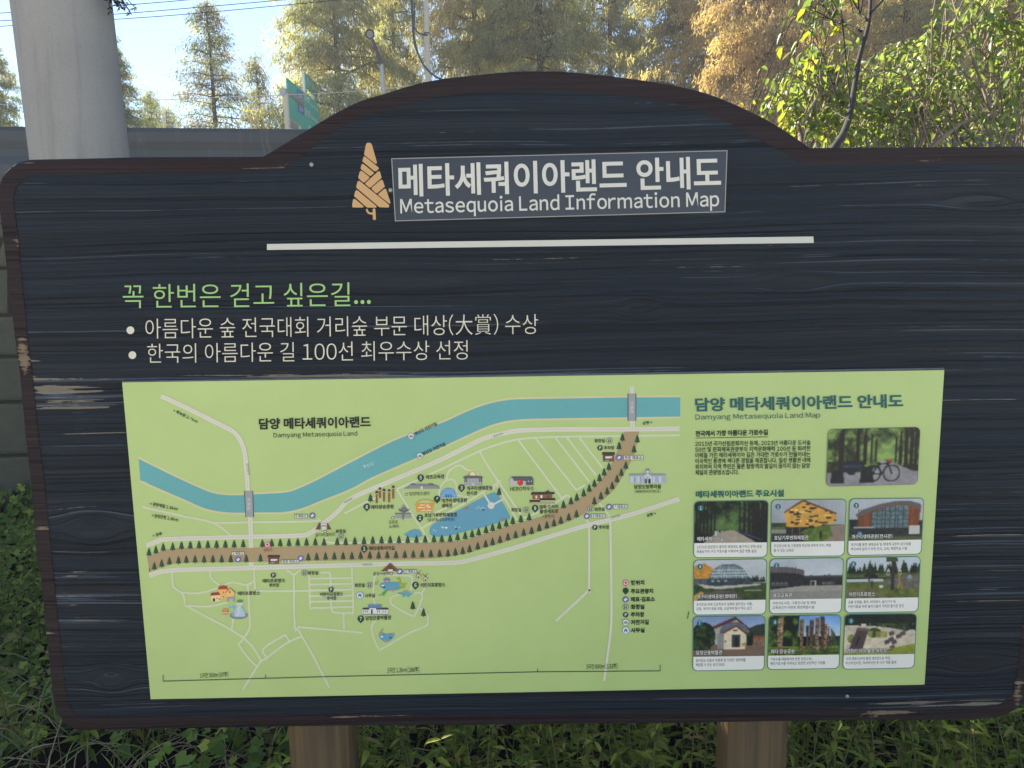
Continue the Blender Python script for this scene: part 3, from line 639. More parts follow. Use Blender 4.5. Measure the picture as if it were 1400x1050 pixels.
def d_wind(x, y_):
    def f(e):
        e.poly([(x-2,y_+4),(x-1.4,y_-1),(x+1.4,y_-1),(x+2,y_+4)],(205,196,180)); e.disc(x,y_-1,1.6,(150,110,90),1.4,10,0,180); e.rect(x-.7,y_+1.5,x+.7,y_+4,(50,44,44)); e.rect(x-3,y_+3.7,x+3,y_+4.4,(90,84,80))
        for a in (0.7,2.27,3.84,5.41): e.line([(x,y_-2),(x+6*math.cos(a),y_-2+6*math.sin(a))],0.6,(110,84,80))
    drawing(f, "printed_windmill")
d_wind(572,786); d_wind(581.4,790)
def d_museum(e):
    e.poly([(494.5,833.5),(497,831),(530,831),(531.5,833.5)],(74,56,50)); e.rect(495.5,833.5,530.5,839.5,(205,205,205)); e.rect(503.5,827.5,521,831.5,(86,120,160)); e.poly([(502,828),(505,826),(520,826),(523,828)],(120,140,160)); e.rect(505,831.5,514,839.5,(214,212,206)); e.rect(507.3,833,509.5,839.5,(60,48,46)); e.rect(495,839.2,531,840.2,(110,112,116))
    for x in (496.5,499,501.5,515.5,518,523,526): e.rect(x,834.6,x+1.5,837,(110,130,160))
drawing(d_museum)
def d_dino(e):
    e.poly([(524,794.5),(524.5,791.5),(528,790.2),(531.5,790.6),(533.5,792.5),(533,795.5),(532,795.5),(531.8,794),(528,794),(527,795.8),(526,795.8),(525.6,793.8)],(140,112,158))
    e.poly([(542.5,792),(543,789.8),(545.6,789.5),(547.4,791.5),(548,797),(552,798.5),(557.5,796),(553.5,801),(553.4,804.6),(551.6,804.6),(550.8,802.5),(548.5,802.6),(548,804.6),(546.3,804.6),(545.8,798),(545,793)],(150,166,58))
    e.poly([(516.5,814),(521,812.8),(524.5,808.5),(529.5,806.4),(530.5,808),(527.6,809),(528,811.2),(525.5,812),(525.8,815),(524,815),(523.6,812.6),(520,814.6)],(88,150,82))
    e.poly([(543.5,811.5),(545.5,810),(549,811),(553,808.8),(558,809),(561,811),(566.5,809.5),(562.5,813),(560,814.5),(559.6,816.6),(557.6,816.6),(557,814.6),(553.5,814.8),(553,816.8),(551,816.8),(550.4,813.5)],(92,156,168))
    for k in range(6): e.poly([(549.6+k*1.9,810.2-1.2*math.sin(k*.6)),(550.4+k*1.9,807.6-1.4*math.sin(k*.6)),(551.4+k*1.9,810.0-1.2*math.sin(k*.6))],(200,148,86))
    e.disc(543.8,790.6,.35,(40,40,40),n=6); e.disc(545,811,.35,(40,40,40),n=6)
drawing(d_dino, "printed_dinosaurs")
# pins and icons
def pin(num, x, y_):
    e = Ink(B_ - 0.00004*7); e.disc(x, y_, 4.6, GRN); e.poly([(x-3.4,y_+2.9),(x+3.4,y_+2.9),(x,y_+6.4)], GRN); e.text(str(num), x-1.5, y_+2.6, x+1.5, y_+2.6, 5.2, (214,216,208), 0.02); e.build("map_pin", panel)
for a in ((1,498,750.2),(2,574,708),(3,631,666.8),(4,597.6,682.2),(5,575.2,653),(6,568,800),(7,493.2,846),(8,501.4,693),(9,731.6,694.8)): pin(*a)
def each(f, *a):
    global e
    e = Ink(B_ - 0.00004*7); f(*a); e.build("map_icon", panel)
def ticket(x, y_):
    e.disc(x, y_, 4.2, PUR); e.poly([(x-2.6,y_+.2),(x+.4,y_-2.6),(x+2.6,y_-.2),(x-.4,y_+2.6)], (214,212,220)); e.line([(x-1,y_-1.2),(x+1.2,y_+1)], .4, PUR)
def park(x, y_): e.disc(x, y_, 3.7, (58,56,58)); e.text("P", x-1.1, y_+2, x+1.5, y_+2, 4.2, (214,212,206), 0.03)
def wc(x, y_):
    e.disc(x, y_, 4.1, (74,84,78)); e.disc(x, y_, 3.5, (176,186,158))
    for s_ in (-1.3, 1.3): e.rect(x+s_-.8, y_-1.2, x+s_+.8, y_+2.4, (74,84,78)); e.disc(x+s_, y_-2, .7, (74,84,78), n=8)
    e.rect(x-.15, y_-2.8, x+.15, y_+2.8, (74,84,78))
def house(x, y_): e.disc(x, y_, 4.9, (70,96,150)); e.disc(x, y_, 4.4, (206,214,214)); e.poly([(x-3,y_),(x,y_-2.8),(x+3,y_),(x+2.1,y_),(x+2.1,y_+2.5),(x+.7,y_+2.5),(x+.7,y_+.6),(x-.7,y_+.6),(x-.7,y_+2.5),(x-2.1,y_+2.5),(x-2.1,y_)], (70,96,150))
def bike(x, y_): e.disc(x, y_, 4.6, (60,66,92)); e.disc(x, y_, 4.1, (205,210,206)); e.ring(x-1.6, y_+.8, 1.5, .6, (50,54,76), 10); e.ring(x+1.6, y_+.8, 1.5, .6, (50,54,76), 10); e.line([(x-1.6,y_+.8),(x-.4,y_-1.4),(x+1.6,y_+.8),(x+.9,y_-1.8)], .7, (50,54,76))
def here(x, y_): e.disc(x, y_, 3.9, (186,60,104)); e.poly([(x-2.6,y_+2.8),(x+2.6,y_+2.8),(x,y_+5.4)], (186,60,104)); e.disc(x, y_, 3.0, (220,200,200)); e.disc(x, y_, 1.9, (186,60,104))
for q in ((427,705),(325.6,765),(411,763.4),(546.4,781.4),(846.4,625.6),(832.8,693),(802.4,705.6),(855.4,819.6)): each(ticket, *q)
for q in ((373.6,786.4),(452.6,806),(820.4,612.4),(813.4,721),(855.4,840.6)): each(park, *q)
for q in ((466,733.4),(416,783.6),(719.4,697),(833.4,602.4),(807,696),(505.4,800.2),(855.4,830)): each(wc, *q)
def spot_(x, y_): e.disc(x, y_, 4.1, GRN); e.poly([(x-3,y_+2.6),(x+3,y_+2.6),(x,y_+5.6)], GRN)
def dot(x, y_): e.disc(x, y_, 2.0, (40,44,40)); e.disc(x, y_, 1.25, (206,208,190))
for f_, q in ((house,(492,814)),(house,(855.6,862)),(bike,(855.4,851)),(here,(365.6,744.6)),(here,(855.4,796.6)),(spot_,(855.4,807.6))): each(f_, *q)
for q in ((562,596.4),(574,623.4)): each(bike, *q)
for q in ((555.6,676),(537,708),(535,784.2),(444.4,726.6)): each(dot, *q)
# lettering of the map
def L(body, x0, y0, x1, y1, h, b=0.019, col=BLK, box=None):
    e = Ink(B_ - 0.00004*8)
    if box: e.rect(*box, (48,50,46)); e.rect(box[0]+.5, box[1]+.5, box[2]-.5, box[3]-.5, (204,202,192))
    e.text(body, x0, y0, x1, y1, h, col, b); e.build("map_lettering", panel)
L("담양 메타세쿼이아랜드", 354, 587.5, 507, 584.5, 15.5, 0.033); L("Damyang Metasequoia Land", 374, 600.3, 488.5, 597.6, 8.6, 0)
L("< 죽녹원 2.4km", 236, 563, 269, 579, 4.8); L("< 관방제림 1.6km", 204.5, 691, 242, 698.6, 5.2); L("< 담양군청 1.8km", 207, 707, 243, 713.6, 5.2); L("< 광주", 209, 735, 222, 732, 4.8); L("순창 >", 879, 581, 892, 579.8, 4.8); L("순창 >", 885, 707.4, 897.5, 704, 4.8)
L("굴다리갤러리", 431, 734.2, 458, 733.2, 5, 0); L("화장실", 459, 729.4, 472.6, 728.6, 5.2); L("현위치", 360.6, 755, 372, 754.2, 4.6, 0, (150,50,60))
L("메타프로방스", 359, 797.4, 390, 796.4, 5.6); L("주차장", 368, 803.4, 381.6, 802.8, 5.4); L("메타프로방스", 325, 814.4, 355.4, 813.6, 5.6); L("화장실", 421, 786.4, 435, 785.8, 5.2); L("어린이프로방스", 437.6, 815.8, 469, 814.8, 5.6); L("주차장", 447, 821, 460, 820.4, 5.4)
L("메타장승공원", 507.6, 696.4, 538, 695.4, 5.8); L("에코교육관", 582, 655.4, 607.6, 654.4, 6); L("담양에코센터", 560, 678, 587, 677.4, 5.4, 0); L("개구리생태공원", 603.6, 688, 638.4, 686.8, 6); L("생태관", 603.6, 694.6, 618.6, 694, 5.8); L("개구리생태공원", 638, 671, 673, 670, 6); L("전시관", 638, 677.6, 652.6, 677, 5.8)
L("호남기후변화체험관", 580.4, 707.6, 625, 706.4, 5.8); L("(담양에너지과학관)", 584, 713.4, 622, 712.6, 4.8, 0); L("김장호", 531.6, 716.4, 544, 716, 5, 0); L("노래비", 531.6, 722.4, 545, 722, 5, 0)
L("HERO하우스", 697.6, 671.8, 730, 671, 6.2, 0.012); L("화장실", 699, 700.2, 712.6, 699.6, 5.4); L("영화·드라마", 737.6, 696.4, 764, 695.6, 5.8); L("촬영세트장", 738, 702.4, 763.4, 701.6, 5.8); L("(춘현각)", 743, 708.8, 759, 708.2, 5, 0)
L("화장실", 813, 605.8, 827, 605, 5.4); L("주차장", 826, 615.4, 840, 614.8, 5.4); L("담양오랑쥬마을", 867, 668.8, 904, 668.2, 6); L("(베베루비디파크)", 868, 674.6, 903, 674.2, 4.8, 0); L("화장실", 813, 699.4, 826.6, 698.6, 5.4); L("주차장", 819, 724, 833, 723.4, 5.4)
L("굴길나눔면", 510, 787, 532.4, 786.4, 5, 0); L("어린이프로방스", 575, 803.4, 608.6, 802.4, 6); L("화장실", 485, 803.4, 498.6, 802.8, 5.4); L("사무실", 499, 817.4, 512.4, 816.8, 5.4); L("담양곤충박물관", 500, 848.4, 535, 847.2, 6); L("메타세쿼이아길", 504.4, 752.8, 539.4, 752, 5.8)
L("영산강", 497, 640.4, 512, 635.4, 4.4, 0, (200,214,210)); L("영산강 자전거길", 568, 595.6, 598, 581.4, 5); L("영산강 자전거길", 579, 623, 609.6, 609, 5)
for a in ((675,598.6,688,593.8),(471,688.8,482.4,682.4),(496,773.6,509,773.2),(836,709.4,848.4,706)): L("죽향대로", *a, 3, 0, (120,118,110))
L("담양읍내", 336.6, 634, 338.6, 649, 3.4, 0, (120,118,110))
for body, yy, x1 in (("현위치",797,881),("주요관광지",808.6,893),("매표·검표소",819.6,895.6),("화장실",830,881),("주차장",840.6,881),("자전거길",851,887),("사무실",862,881.4)): L(body, 862.6, yy+3.4, x1, yy+3.0, 6.8, 0.03)
for body, x0, y0, x1, y1 in (("5 매표소",402.4,703,420.6,708.6),("1 매표소",316.6,754,334,759.6),("정문 매표소",384.4,765,408.8,770.6),("후문 매표소",852.4,622.4,879.6,629),("4 매표소",838.4,689.6,857.6,696),("3 매표소",808.4,702.6,827.2,708.6),("2 매표소",552.4,778.6,570,784.2)):
    L(body, x0+1.6, y1-.9, x1-1.6, y1-1.0, (y1-y0)*.72, box=(x0, y0, x1, y1))
e = Ink(B_ - 0.00004*8)
sb = [(222.5,931.5),(363,927.6),(460,925),(735,918.7),(903,917.4)]
e.line(sb, 0.9, (56,62,50))
for (x, y_, l) in ((222.9,931.5,9),(363,927.6,5),(735,918.7,5),(902.6,917.4,8.5)): e.rect(x-.4, y_-l, x+.4, y_, (56,62,50))
e.text("1구간 300m [67주]", 273.5, 927.4, 312, 925.8, 7, (36,42,34), 0.008); e.text("2구간 1.2km [286주]", 529.5, 920.4, 573, 919.4, 7.4, (36,42,34), 0.008); e.text("3구간 600m [132주]", 801.6, 915.4, 844, 914.4, 7.4, (36,42,34), 0.008)
e.build("scale_bar", panel)
e = Ink(B_ - 0.00004*8); TEAL = (26,88,88)
e.text("담양 메타세쿼이아랜드 안내도", 950.6, 563, 1235, 557.6, 19, TEAL, 0.031, 4); e.text("Damyang Metasequoia Land Map", 951, 576, 1121.6, 573, 9.6, TEAL, 0, 3); e.text("메타세쿼이아랜드 주요시설", 951.4, 681.2, 1072, 679.2, 10, TEAL, 0.030, 3); e.build("heading_lettering", panel)
L("전국에서 가장 아름다운 가로수길", 951, 597, 1050, 595, 8, 0.03); e = Ink(B_ - 0.00004*8); e.line([(951,599),(1050,597.4)], 0.7, BLK)
for k, (body, x1) in enumerate((("2015년 국가산림문화자산 등재, 2023년 아름다운 도시숲",1108.4),("50선 및 문화체육관광부의 지역문화매력 100선 등 화려한",1108.4),("이력을 가진 메타세쿼이아 길은 거대한 가로수가 만들어내는",1108),("이국적인 풍경에 색다른 경험을 제공합니다. 일상 생활권 내에",1108),("위치하여 지역 주민은 물론 탐방객의 발길이 끊이지 않는 담양",1107.6),("제일의 관광명소입니다.",1010.4))):
    y_ = 610.6 + k*7.85; e.text(body, 950.6, y_, x1, y_-1.8*(x1-950)/158, 7.2, BLK, 0.014)
e.build("paragraph_lettering", panel)
e = Ink(B_ - 0.00004*9); e.line([(940,846),(941.5,838),(941.8,836)], 0.9, (40,44,36)); e.build("pen_scratch", panel)
# ------------------------------------------------------------------ printed photographs: small pictures drawn by code into coloured meshes
class Pic:
    def __init__(s, w=100, h=57, seed=1):
        s.w, s.h = w, h; s.X, s.Y = np.meshgrid(np.arange(w)+.5, np.arange(h)+.5); s.a = np.zeros((h, w, 3)); s.r = np.random.default_rng(seed)
    def inside(s, pts):
        m = np.zeros(s.X.shape, bool); n = len(pts)
        for i in range(n):
            (x0,y0),(x1,y1) = pts[i-1], pts[i]
            if y0 == y1: continue
            c = ((s.Y >= min(y0,y1)) & (s.Y < max(y0,y1))); m ^= c & (s.X < (s.Y-y0)*(x1-x0)/(y1-y0)+x0)
        return m
    def noise(s, sc, oct=3):
        out = np.zeros(s.X.shape); amp = 1; tot = 0
        for o in range(oct):
            g = s.r.random((int(s.h/sc)+3, int(s.w/sc)+3)); u = s.X/sc; v = s.Y/sc; i = u.astype(int); j = v.astype(int); fu = u-i; fv = v-j
            out += amp*((g[j,i]*(1-fu)+g[j,i+1]*fu)*(1-fv)+(g[j+1,i]*(1-fu)+g[j+1,i+1]*fu)*fv); tot += amp; amp *= .6; sc = max(sc/2, 1)
        return out/tot
    def grad(s, c0, c1, y0=0, y1=None):
        y1 = y1 or s.h; t = np.clip((s.Y-y0)/(y1-y0),0,1)[...,None]; m = (s.Y >= y0) & (s.Y <= y1); g = np.array(c0)*(1-t)+np.array(c1)*t; s.a[m] = g[m]
    def poly(s, pts, c, tex=0.0, sc=3):
        m = s.inside(pts); s.fillm(m, c, tex, sc)
    def fillm(s, m, c, tex=0.0, sc=3):
        f = (1 + tex*2*(s.noise(sc)-.5))[...,None]; s.a[m] = (np.array(c)*f)[m]
    def ell(s, cx, cy, rx, ry, c, tex=0.0, sc=3): s.fillm(((s.X-cx)/rx)**2+((s.Y-cy)/ry)**2 < 1, c, tex, sc)
    def rect(s, x0, y0, x1, y1, c, tex=0.0): s.fillm((s.X>=x0)&(s.X<x1)&(s.Y>=y0)&(s.Y<y1), c, tex)
    def leafy(s, m, dark, light, sc=6, thr=.5, w=.12):
        n = np.clip((s.noise(sc,4)-thr)/w+.5,0,1)[...,None]*(.75+.5*s.r.random(s.X.shape))[...,None]; s.a[m] = (np.array(dark)*(1-np.clip(n,0,1))+np.array(light)*np.clip(n,0,1))[m]
    def conifers(s, y0, n, hmin, hmax, c, x0=0, x1=100):
        for k in range(n):
            x = x0+(x1-x0)*s.r.random(); h = hmin+(hmax-hmin)*s.r.random(); b = .7+.6*s.r.random(); s.poly([(x-h*.28,y0),(x,y0-h),(x+h*.28,y0)], tuple(v*b for v in c), .4, 2)
def p_lane(p, sky=False):
    p.a[:] = (34,40,34); m = p.Y < 44; p.leafy(m, (30,38,30), (92,122,70), 9, .53, .3)
    c = np.exp(-(((p.X-38)/22)**2+((p.Y-34)/12)**2))[...,None]; p.a = p.a*(1-c*.7)+np.array((128,160,96))*c*.7
    p.poly([(33,41),(55,40),(78,46),(100,57),(12,57),(22,50)], (170,158,144), .12, 5)
    for k in range(7):
        x = 62+k*6.2; p.poly([(x-.6-k*.35,0),(x+1+k*.35,0),(x+1.4+k*.5,42+k*2.4),(x-.8-k*.3,42+k*2.4)], (38,36,38), .4, 2)
    for k in range(6): p.poly([(28-k*5-.6,4),(28-k*5+1,4),(28-k*5+1,42+k*2),(28-k*5-1.2,42+k*2)], (30,30,30), .3, 2)
    p.poly([(55,40),(78,45),(100,54),(100,57),(86,57)], (44,46,48), .5, 2)
    for k in range(14): p.ell(60+k*2.5, 41.6+k*.9, 1.6, .8, (92,84,130), .3)
    p.rect(28,40,31,47,(190,190,200)); p.ell(29.4,39.5,1.3,1.3,(60,50,48)); p.rect(34.5,39,36,43,(50,50,60))
def p_yellow(p):
    p.grad((176,178,182),(160,164,170)); p.a *= (.92+.16*p.noise(22))[...,None]; p.rect(0,34,100,57,(96,112,60),.3); p.rect(0,31,22,36,(70,80,64),.4); p.rect(0,40,30,45,(150,148,142),.1)
    B = [(18,16),(42,-1),(100-12,18),(88,31),(46,40),(20,36)]; p.poly(B,(210,164,84),.1,4)
    r = p.r
    for k in range(60):
        x = 20+66*r.random(); y = 4+34*r.random(); w = 4+3*r.random()
        q = p.inside(B) & (p.X>x)&(p.X<x+w)&(p.Y>y)&(p.Y<y+2.2); p.fillm(q,(74,62,58) if r.random()<.75 else (228,190,112),.3)
    p.poly([(42,-1),(88,18),(88,20.5),(42,2)],(120,86,56)); p.poly([(42,-1),(17,16),(17,18),(42,2)],(108,76,50))
    p.rect(20,37,60,46,(52,50,54),.4)
    for x in (28,38,50,62): p.rect(x,36,x+1.2,46,(160,120,70))
    p.ell(66,48,28,10,(104,124,58),.3); p.poly([(80,36),(100,34),(100,57),(70,57),(84,50)],(150,134,122),.1,6); p.rect(0,46,44,57,(74,70,76),.2); p.rect(66,43,69,53,(40,42,42))
def p_curved(p):
    p.grad((190,192,196),(170,174,178)); p.a *= (.94+.1*p.noise(20))[...,None]; p.leafy((p.Y>28)&(p.X<14),(36,44,36),(70,84,60)); p.leafy((p.Y>30)&(p.X>92),(36,44,36),(70,84,60))
    p.poly([(10,22),(20,17),(40,10),(60,6),(80,6),(94,9),(97,13),(94,48),(14,48)],(140,86,58),.15,3)
    for k in range(26): p.rect(12+k*3.2,14,12.7+k*3.2,40,(106,66,48))
    p.poly([(30,19),(48,12),(66,9),(80,9),(80,40),(30,40)],(108,128,132),.35,3)
    for k in range(14): p.rect(30+k*3.6,10,30.7+k*3.6,48,(66,74,78))
    for k in range(5): p.rect(30,16+k*6,80,16.8+k*6,(76,84,88))
    p.poly([(8,21),(20,14),(40,7),(62,3),(82,3),(96,7),(98,12),(94,13),(80,8.5),(62,8.5),(40,13),(22,20),(11,25)],(110,104,108),.1)
    p.rect(4,40,96,50,(52,58,60),.4); p.rect(6,38,34,40,(170,172,172)); p.rect(82,37,97,49,(196,194,190)); p.rect(0,50,100,57,(96,104,66),.3); p.rect(0,49,100,52,(70,66,70)); p.ell(15,47,3.5,2,(110,160,200))
def p_dome(p):
    p.grad((196,198,200),(178,182,184)); p.a *= (.93+.12*p.noise(20))[...,None]; p.poly([(0,8),(14,4),(28,13),(28,28),(0,28)],(196,146,72),.25,3); p.conifers(32,14,5,11,(46,52,46),74,100); p.rect(0,33,100,57,(72,86,50),.35); p.rect(0,26,24,36,(96,100,104),.3)
    D = ((p.X-48)/28)**2+((p.Y-31)/26)**2 < 1; D &= p.Y < 31; p.fillm(D,(140,152,156),.4,3)
    for k in range(-6,7): p.fillm(D & (np.abs((p.X-48)-k*4.4*np.sqrt(np.clip(1-((p.Y-31)/26)**2,0,1)))<.45),(80,92,96))
    for k in range(1,7): p.fillm(D & (np.abs(p.Y-31+k*4.2)<.4),(206,212,212))
    p.rect(18,26,82,36,(70,80,88),.35)
    for x in (24,32,42): p.rect(x,28,x+4,31,(150,158,162))
    p.poly([(4,33),(30,37),(92,34),(94,36),(40,41),(16,40)],(186,180,170),.1); p.poly([(38,42),(56,44),(70,57),(8,57),(4,52),(16,46)],(108,98,94),.12,5); p.poly([(0,50),(10,44),(14,46),(4,57),(0,57)],(196,160,80)); p.rect(70,43,94,44,(190,190,184))
def p_low(p):
    p.grad((186,190,196),(196,196,196)); p.a *= (.9+.2*p.noise(26))[...,None]; p.conifers(26,12,2,5,(50,56,52),55,96); p.rect(0,36,100,57,(164,158,150),.08); p.a[(p.Y>46)] *= .92
    p.poly([(0,10),(22,11),(44,15),(47,18),(47,38),(0,43)],(58,56,60),.25,3); p.poly([(0,10),(22,11),(44,15),(47,17),(47,24),(40,21),(20,19),(0,19)],(112,106,106),.12,3)
    for k in range(12): p.rect(k*3.8,11,k*3.8+.5,20,(92,88,88))
    for k in range(4): p.rect(2+k*6,33,6+k*6,38.5,(150,150,150)); p.rect(3+k*6,34,5.2+k*6,38,(62,62,64))
    p.poly([(47,24),(100,24),(100,38),(47,38)],(54,54,56),.35,3); p.rect(47,24,100,27,(84,82,82)); p.rect(56,31,64,38,(186,186,184)); p.rect(57.5,32.5,62.5,38,(60,60,62)); p.rect(72,33,90,37,(104,106,106),.5)
def p_lawn(p):
    p.grad((196,200,206),(180,186,190)); p.leafy(p.Y>34,(84,92,50),(128,134,74),7,.5,.5); p.conifers(30,46,10,28,(44,58,44)); p.leafy((p.Y>22)&(p.Y<27),(70,84,52),(110,124,66)); p.rect(0,24,100,28,(98,108,64),.3)
    p.poly([(22,27),(30,20),(44,26),(42,28)],(46,42,40)); p.poly([(50,30),(100,25),(100,45),(70,42),(52,36)],(116,112,104),.3,4)
    for x in (57,73): p.poly([(x-2.5,25),(x-1.2,16),(x+1.2,16),(x+2.5,25)],(205,200,190)); p.rect(x-.7,20,x+.7,24,(60,54,52))
    p.poly([(61.5,0),(66,0),(65.5,46),(61,47)],(66,60,58),.3,2); p.leafy((p.Y<6)&(p.X>54)&(p.X<70),(40,48,40),(80,96,66)); p.poly([(30,6),(31.6,6),(31.6,34),(29.6,34)],(70,62,56)); p.poly([(70,24),(73,22),(75,34),(79,38),(80,44),(76,45),(75,40),(72,45),(70,44),(72,34)],(150,128,80),.25,2); p.rect(34,32,36,42,(60,58,58)); p.ell(48,41,3,1.8,(205,205,200)); p.poly([(84,26),(88,24),(91,30),(84,30)],(150,160,170))
    p.poly([(0,45),(30,42),(60,57),(0,57)],(124,116,84),.25,6)
def p_house(p):
    p.grad((140,156,190),(180,186,200),0,34); p.a *= (.92+.16*p.noise(24))[...,None]; p.poly([(76,18),(90,12),(100,11),(100,36),(74,36)],(62,70,60),.3); p.rect(0,40,100,57,(134,112,98),.12); p.rect(82,29,100,42,(140,110,90),.4); p.rect(82,28,100,31,(150,84,66))
    p.poly([(28,15),(60,2),(78,18),(76,40),(30,40)],(176,172,166),.1); p.poly([(25,15),(59,0),(80,18),(78,20),(60,5),(28,18)],(104,66,56)); p.ell(57,22,20,14,(108,118,132),.2)
    p.poly([(42,22),(60,13),(74,24),(73,47),(43,47)],(220,206,180),.05); p.poly([(40,23),(60,12),(76,24),(74,26),(60,15),(42,25)],(140,70,54)); p.rect(34,24,43,46,(150,150,148),.1); p.rect(54.5,26,66,44,(74,82,84)); p.rect(58,29,63.5,44,(46,46,50)); p.rect(56,19,62,21,(90,86,80)); p.rect(68,38,76,43,(190,150,90),.3); p.rect(44,34,46,37,(120,110,100))
    p.leafy(((p.X-14)/17)**2+((p.Y-28)/20)**2<1,(34,46,34),(78,98,62),5,.55,.25); p.leafy((p.Y>18)&(p.Y<48)&(p.X<24),(34,46,34),(74,94,60),5,.57,.25); p.leafy((p.X>75)&(p.X<84)&(p.Y>24)&(p.Y<42),(40,48,40),(70,84,60))
def p_totem(p):
    p.grad((120,160,210),(190,204,214),0,30); p.a *= (.9+.2*p.noise(18))[...,None]; p.leafy((p.X<42)&(p.Y<48),(34,44,32),(112,140,66),9,.55,.25); p.conifers(46,22,8,26,(66,80,56),52,100); p.rect(0,44,100,57,(112,134,56),.35)
    for k in range(24): p.ell(100*p.r.random(), 47+9*p.r.random(), 8, 1.2, (70,90,44))
    for (x,w,t,b,c) in ((16,4.5,-2,56,(150,126,98)),(46,2.8,5,55,(126,104,82)),(60,2.8,6,52,(110,88,72)),(68,3,3,50,(136,116,98)),(75,2.8,1,49,(96,80,70)),(80,1.8,12,48,(146,112,84)),(84,1.5,16,47,(120,96,78)),(54,1.6,14,48,(100,84,70)),(88,1.2,19,46,(110,92,80))):
        p.poly([(x-w,t),(x+w,t),(x+w*.9,b),(x-w*.8,b)],c,.6,3)
        for k in range(5): p.rect(x-w,t+4+k*9,x+w*.3,t+5.5+k*9,(60,46,42),.3)
def p_aerial(p):
    p.a[:] = (206,192,172); p.a *= (.85+.3*p.noise(9))[...,None]; p.conifers(22,70,10,22,(40,48,40)); p.rect(0,0,100,13,(42,50,40),.5); p.leafy((p.Y>13)&(p.Y<24)&(p.X>40)&(p.noise(12)>.5),(60,70,50),(110,120,76))
    p.poly([(0,15),(40,16),(70,20),(100,27),(100,32),(60,26),(0,24)],(198,186,170),.15,5); p.leafy(((p.X-42)/10)**2+((p.Y-26)/7)**2<1,(74,88,50),(150,158,92)); p.leafy(((p.X-10)/6)**2+((p.Y-34)/6)**2<1,(84,98,56),(150,150,92)); p.leafy((p.X>44)&(p.X<60)&(p.Y>24)&(p.Y<33),(140,140,84),(180,170,110))
    p.poly([(18,18),(34,20),(26,50),(7,49)],(98,80,82),.1); p.poly([(18,18),(34,20),(33,24),(16,22)],(122,104,104)); p.poly([(20,31),(22,31),(18,44),(16,44)],(40,36,38))
    for (x,y) in ((66,26),(60,38),(70,38),(66,34),(76,30),(82,26),(68,46)): p.poly([(x-4,y),(x+3,y-3),(x+5,y+3),(x-2,y+5)],(104,92,96),.2)
    p.poly([(60,50),(100,42),(100,57),(0,57),(0,54),(30,53)],(150,156,70),.2,4); p.rect(30,50,70,52,(120,110,104),.3)
def p_banner(p):
    p.a[:] = (44,52,40); p.leafy(p.Y<42,(48,58,40),(150,172,104),8,.5,.35); c = np.exp(-(((p.X-62)/20)**2+((p.Y-26)/14)**2))[...,None]; p.a = p.a*(1-c*.5)+np.array((156,180,112))*c*.5
    p.rect(0,48,100,66,(140,136,146),.12); p.poly([(58,36),(66,36),(100,50),(100,66),(0,66),(0,54),(50,46)],(150,146,150),.15,5); p.rect(0,36,40,47,(58,70,46),.5)
    for (x,w,t,b) in ((15,3.4,0,46),(33,2.6,0,42),(41,2,0,40),(48,1.4,6,38),(53,1,12,37),(75,1.4,10,38),(80,1.8,4,40),(86,2.2,0,43),(92,2.6,0,46),(97,2,0,44)): p.poly([(x-w*.7,t),(x+w*.7,t),(x+w,b),(x-w,b)],(50,44,42),.35,2)
    p.poly([(5,48),(8,46),(18,46),(19,60),(4,60)],(40,42,46),.2); p.poly([(38,44),(50,44),(52,60),(36,60)],(42,44,48),.2); p.poly([(12,41),(18,38),(22,35),(34,35),(38,38),(42,41),(38,45),(33,46),(30,51),(24,51),(20,46),(16,44)],(40,44,56)); p.rect(17,40,38,41.2,(150,160,180)); p.rect(17,40,38,43,(64,72,92),.4)
    for cx in (50,71):
        d = np.hypot(p.X-cx,(p.Y-50)); p.fillm((d<9.4)&(d>8.2),(34,34,40))
    for (a,b) in (((50,50),(56,40)),((56,40),(67,39)),((67,39),(60,51)),((60,51),(50,50)),((67,39),(71,50)),((56,40),(60,51)),((66,36),(69,38))):
        t = np.clip(((p.X-a[0])*(b[0]-a[0])+(p.Y-a[1])*(b[1]-a[1]))/((b[0]-a[0])**2+(b[1]-a[1])**2),0,1); d = np.hypot(p.X-a[0]-t*(b[0]-a[0]),p.Y-a[1]-t*(b[1]-a[1])); p.fillm(d<.8,(38,38,46))
    p.rect(66,35,70,38,(180,50,60)); p.rect(53,38,58,39.4,(40,40,44))
def quad_map(q):
    q = [np.array(c, float) for c in q]
    return lambda s, t: (q[0]*(1-s)+q[1]*s)*(1-t)+(q[3]*(1-s)+q[2]*s)*t
def rounded(q, r, w, h, n=5):
    f = quad_map(q); out = []
    for (cx, cy, a0) in ((r, r, 180), (w-r, r, 270), (w-r, h-r, 0), (r, h-r, 90)):
        for k in range(n+1):
            a = math.radians(a0 + 90*k/n); out.append(tuple(f((cx+r*math.cos(a))/w, (cy+r*math.sin(a))/h)))
    return out
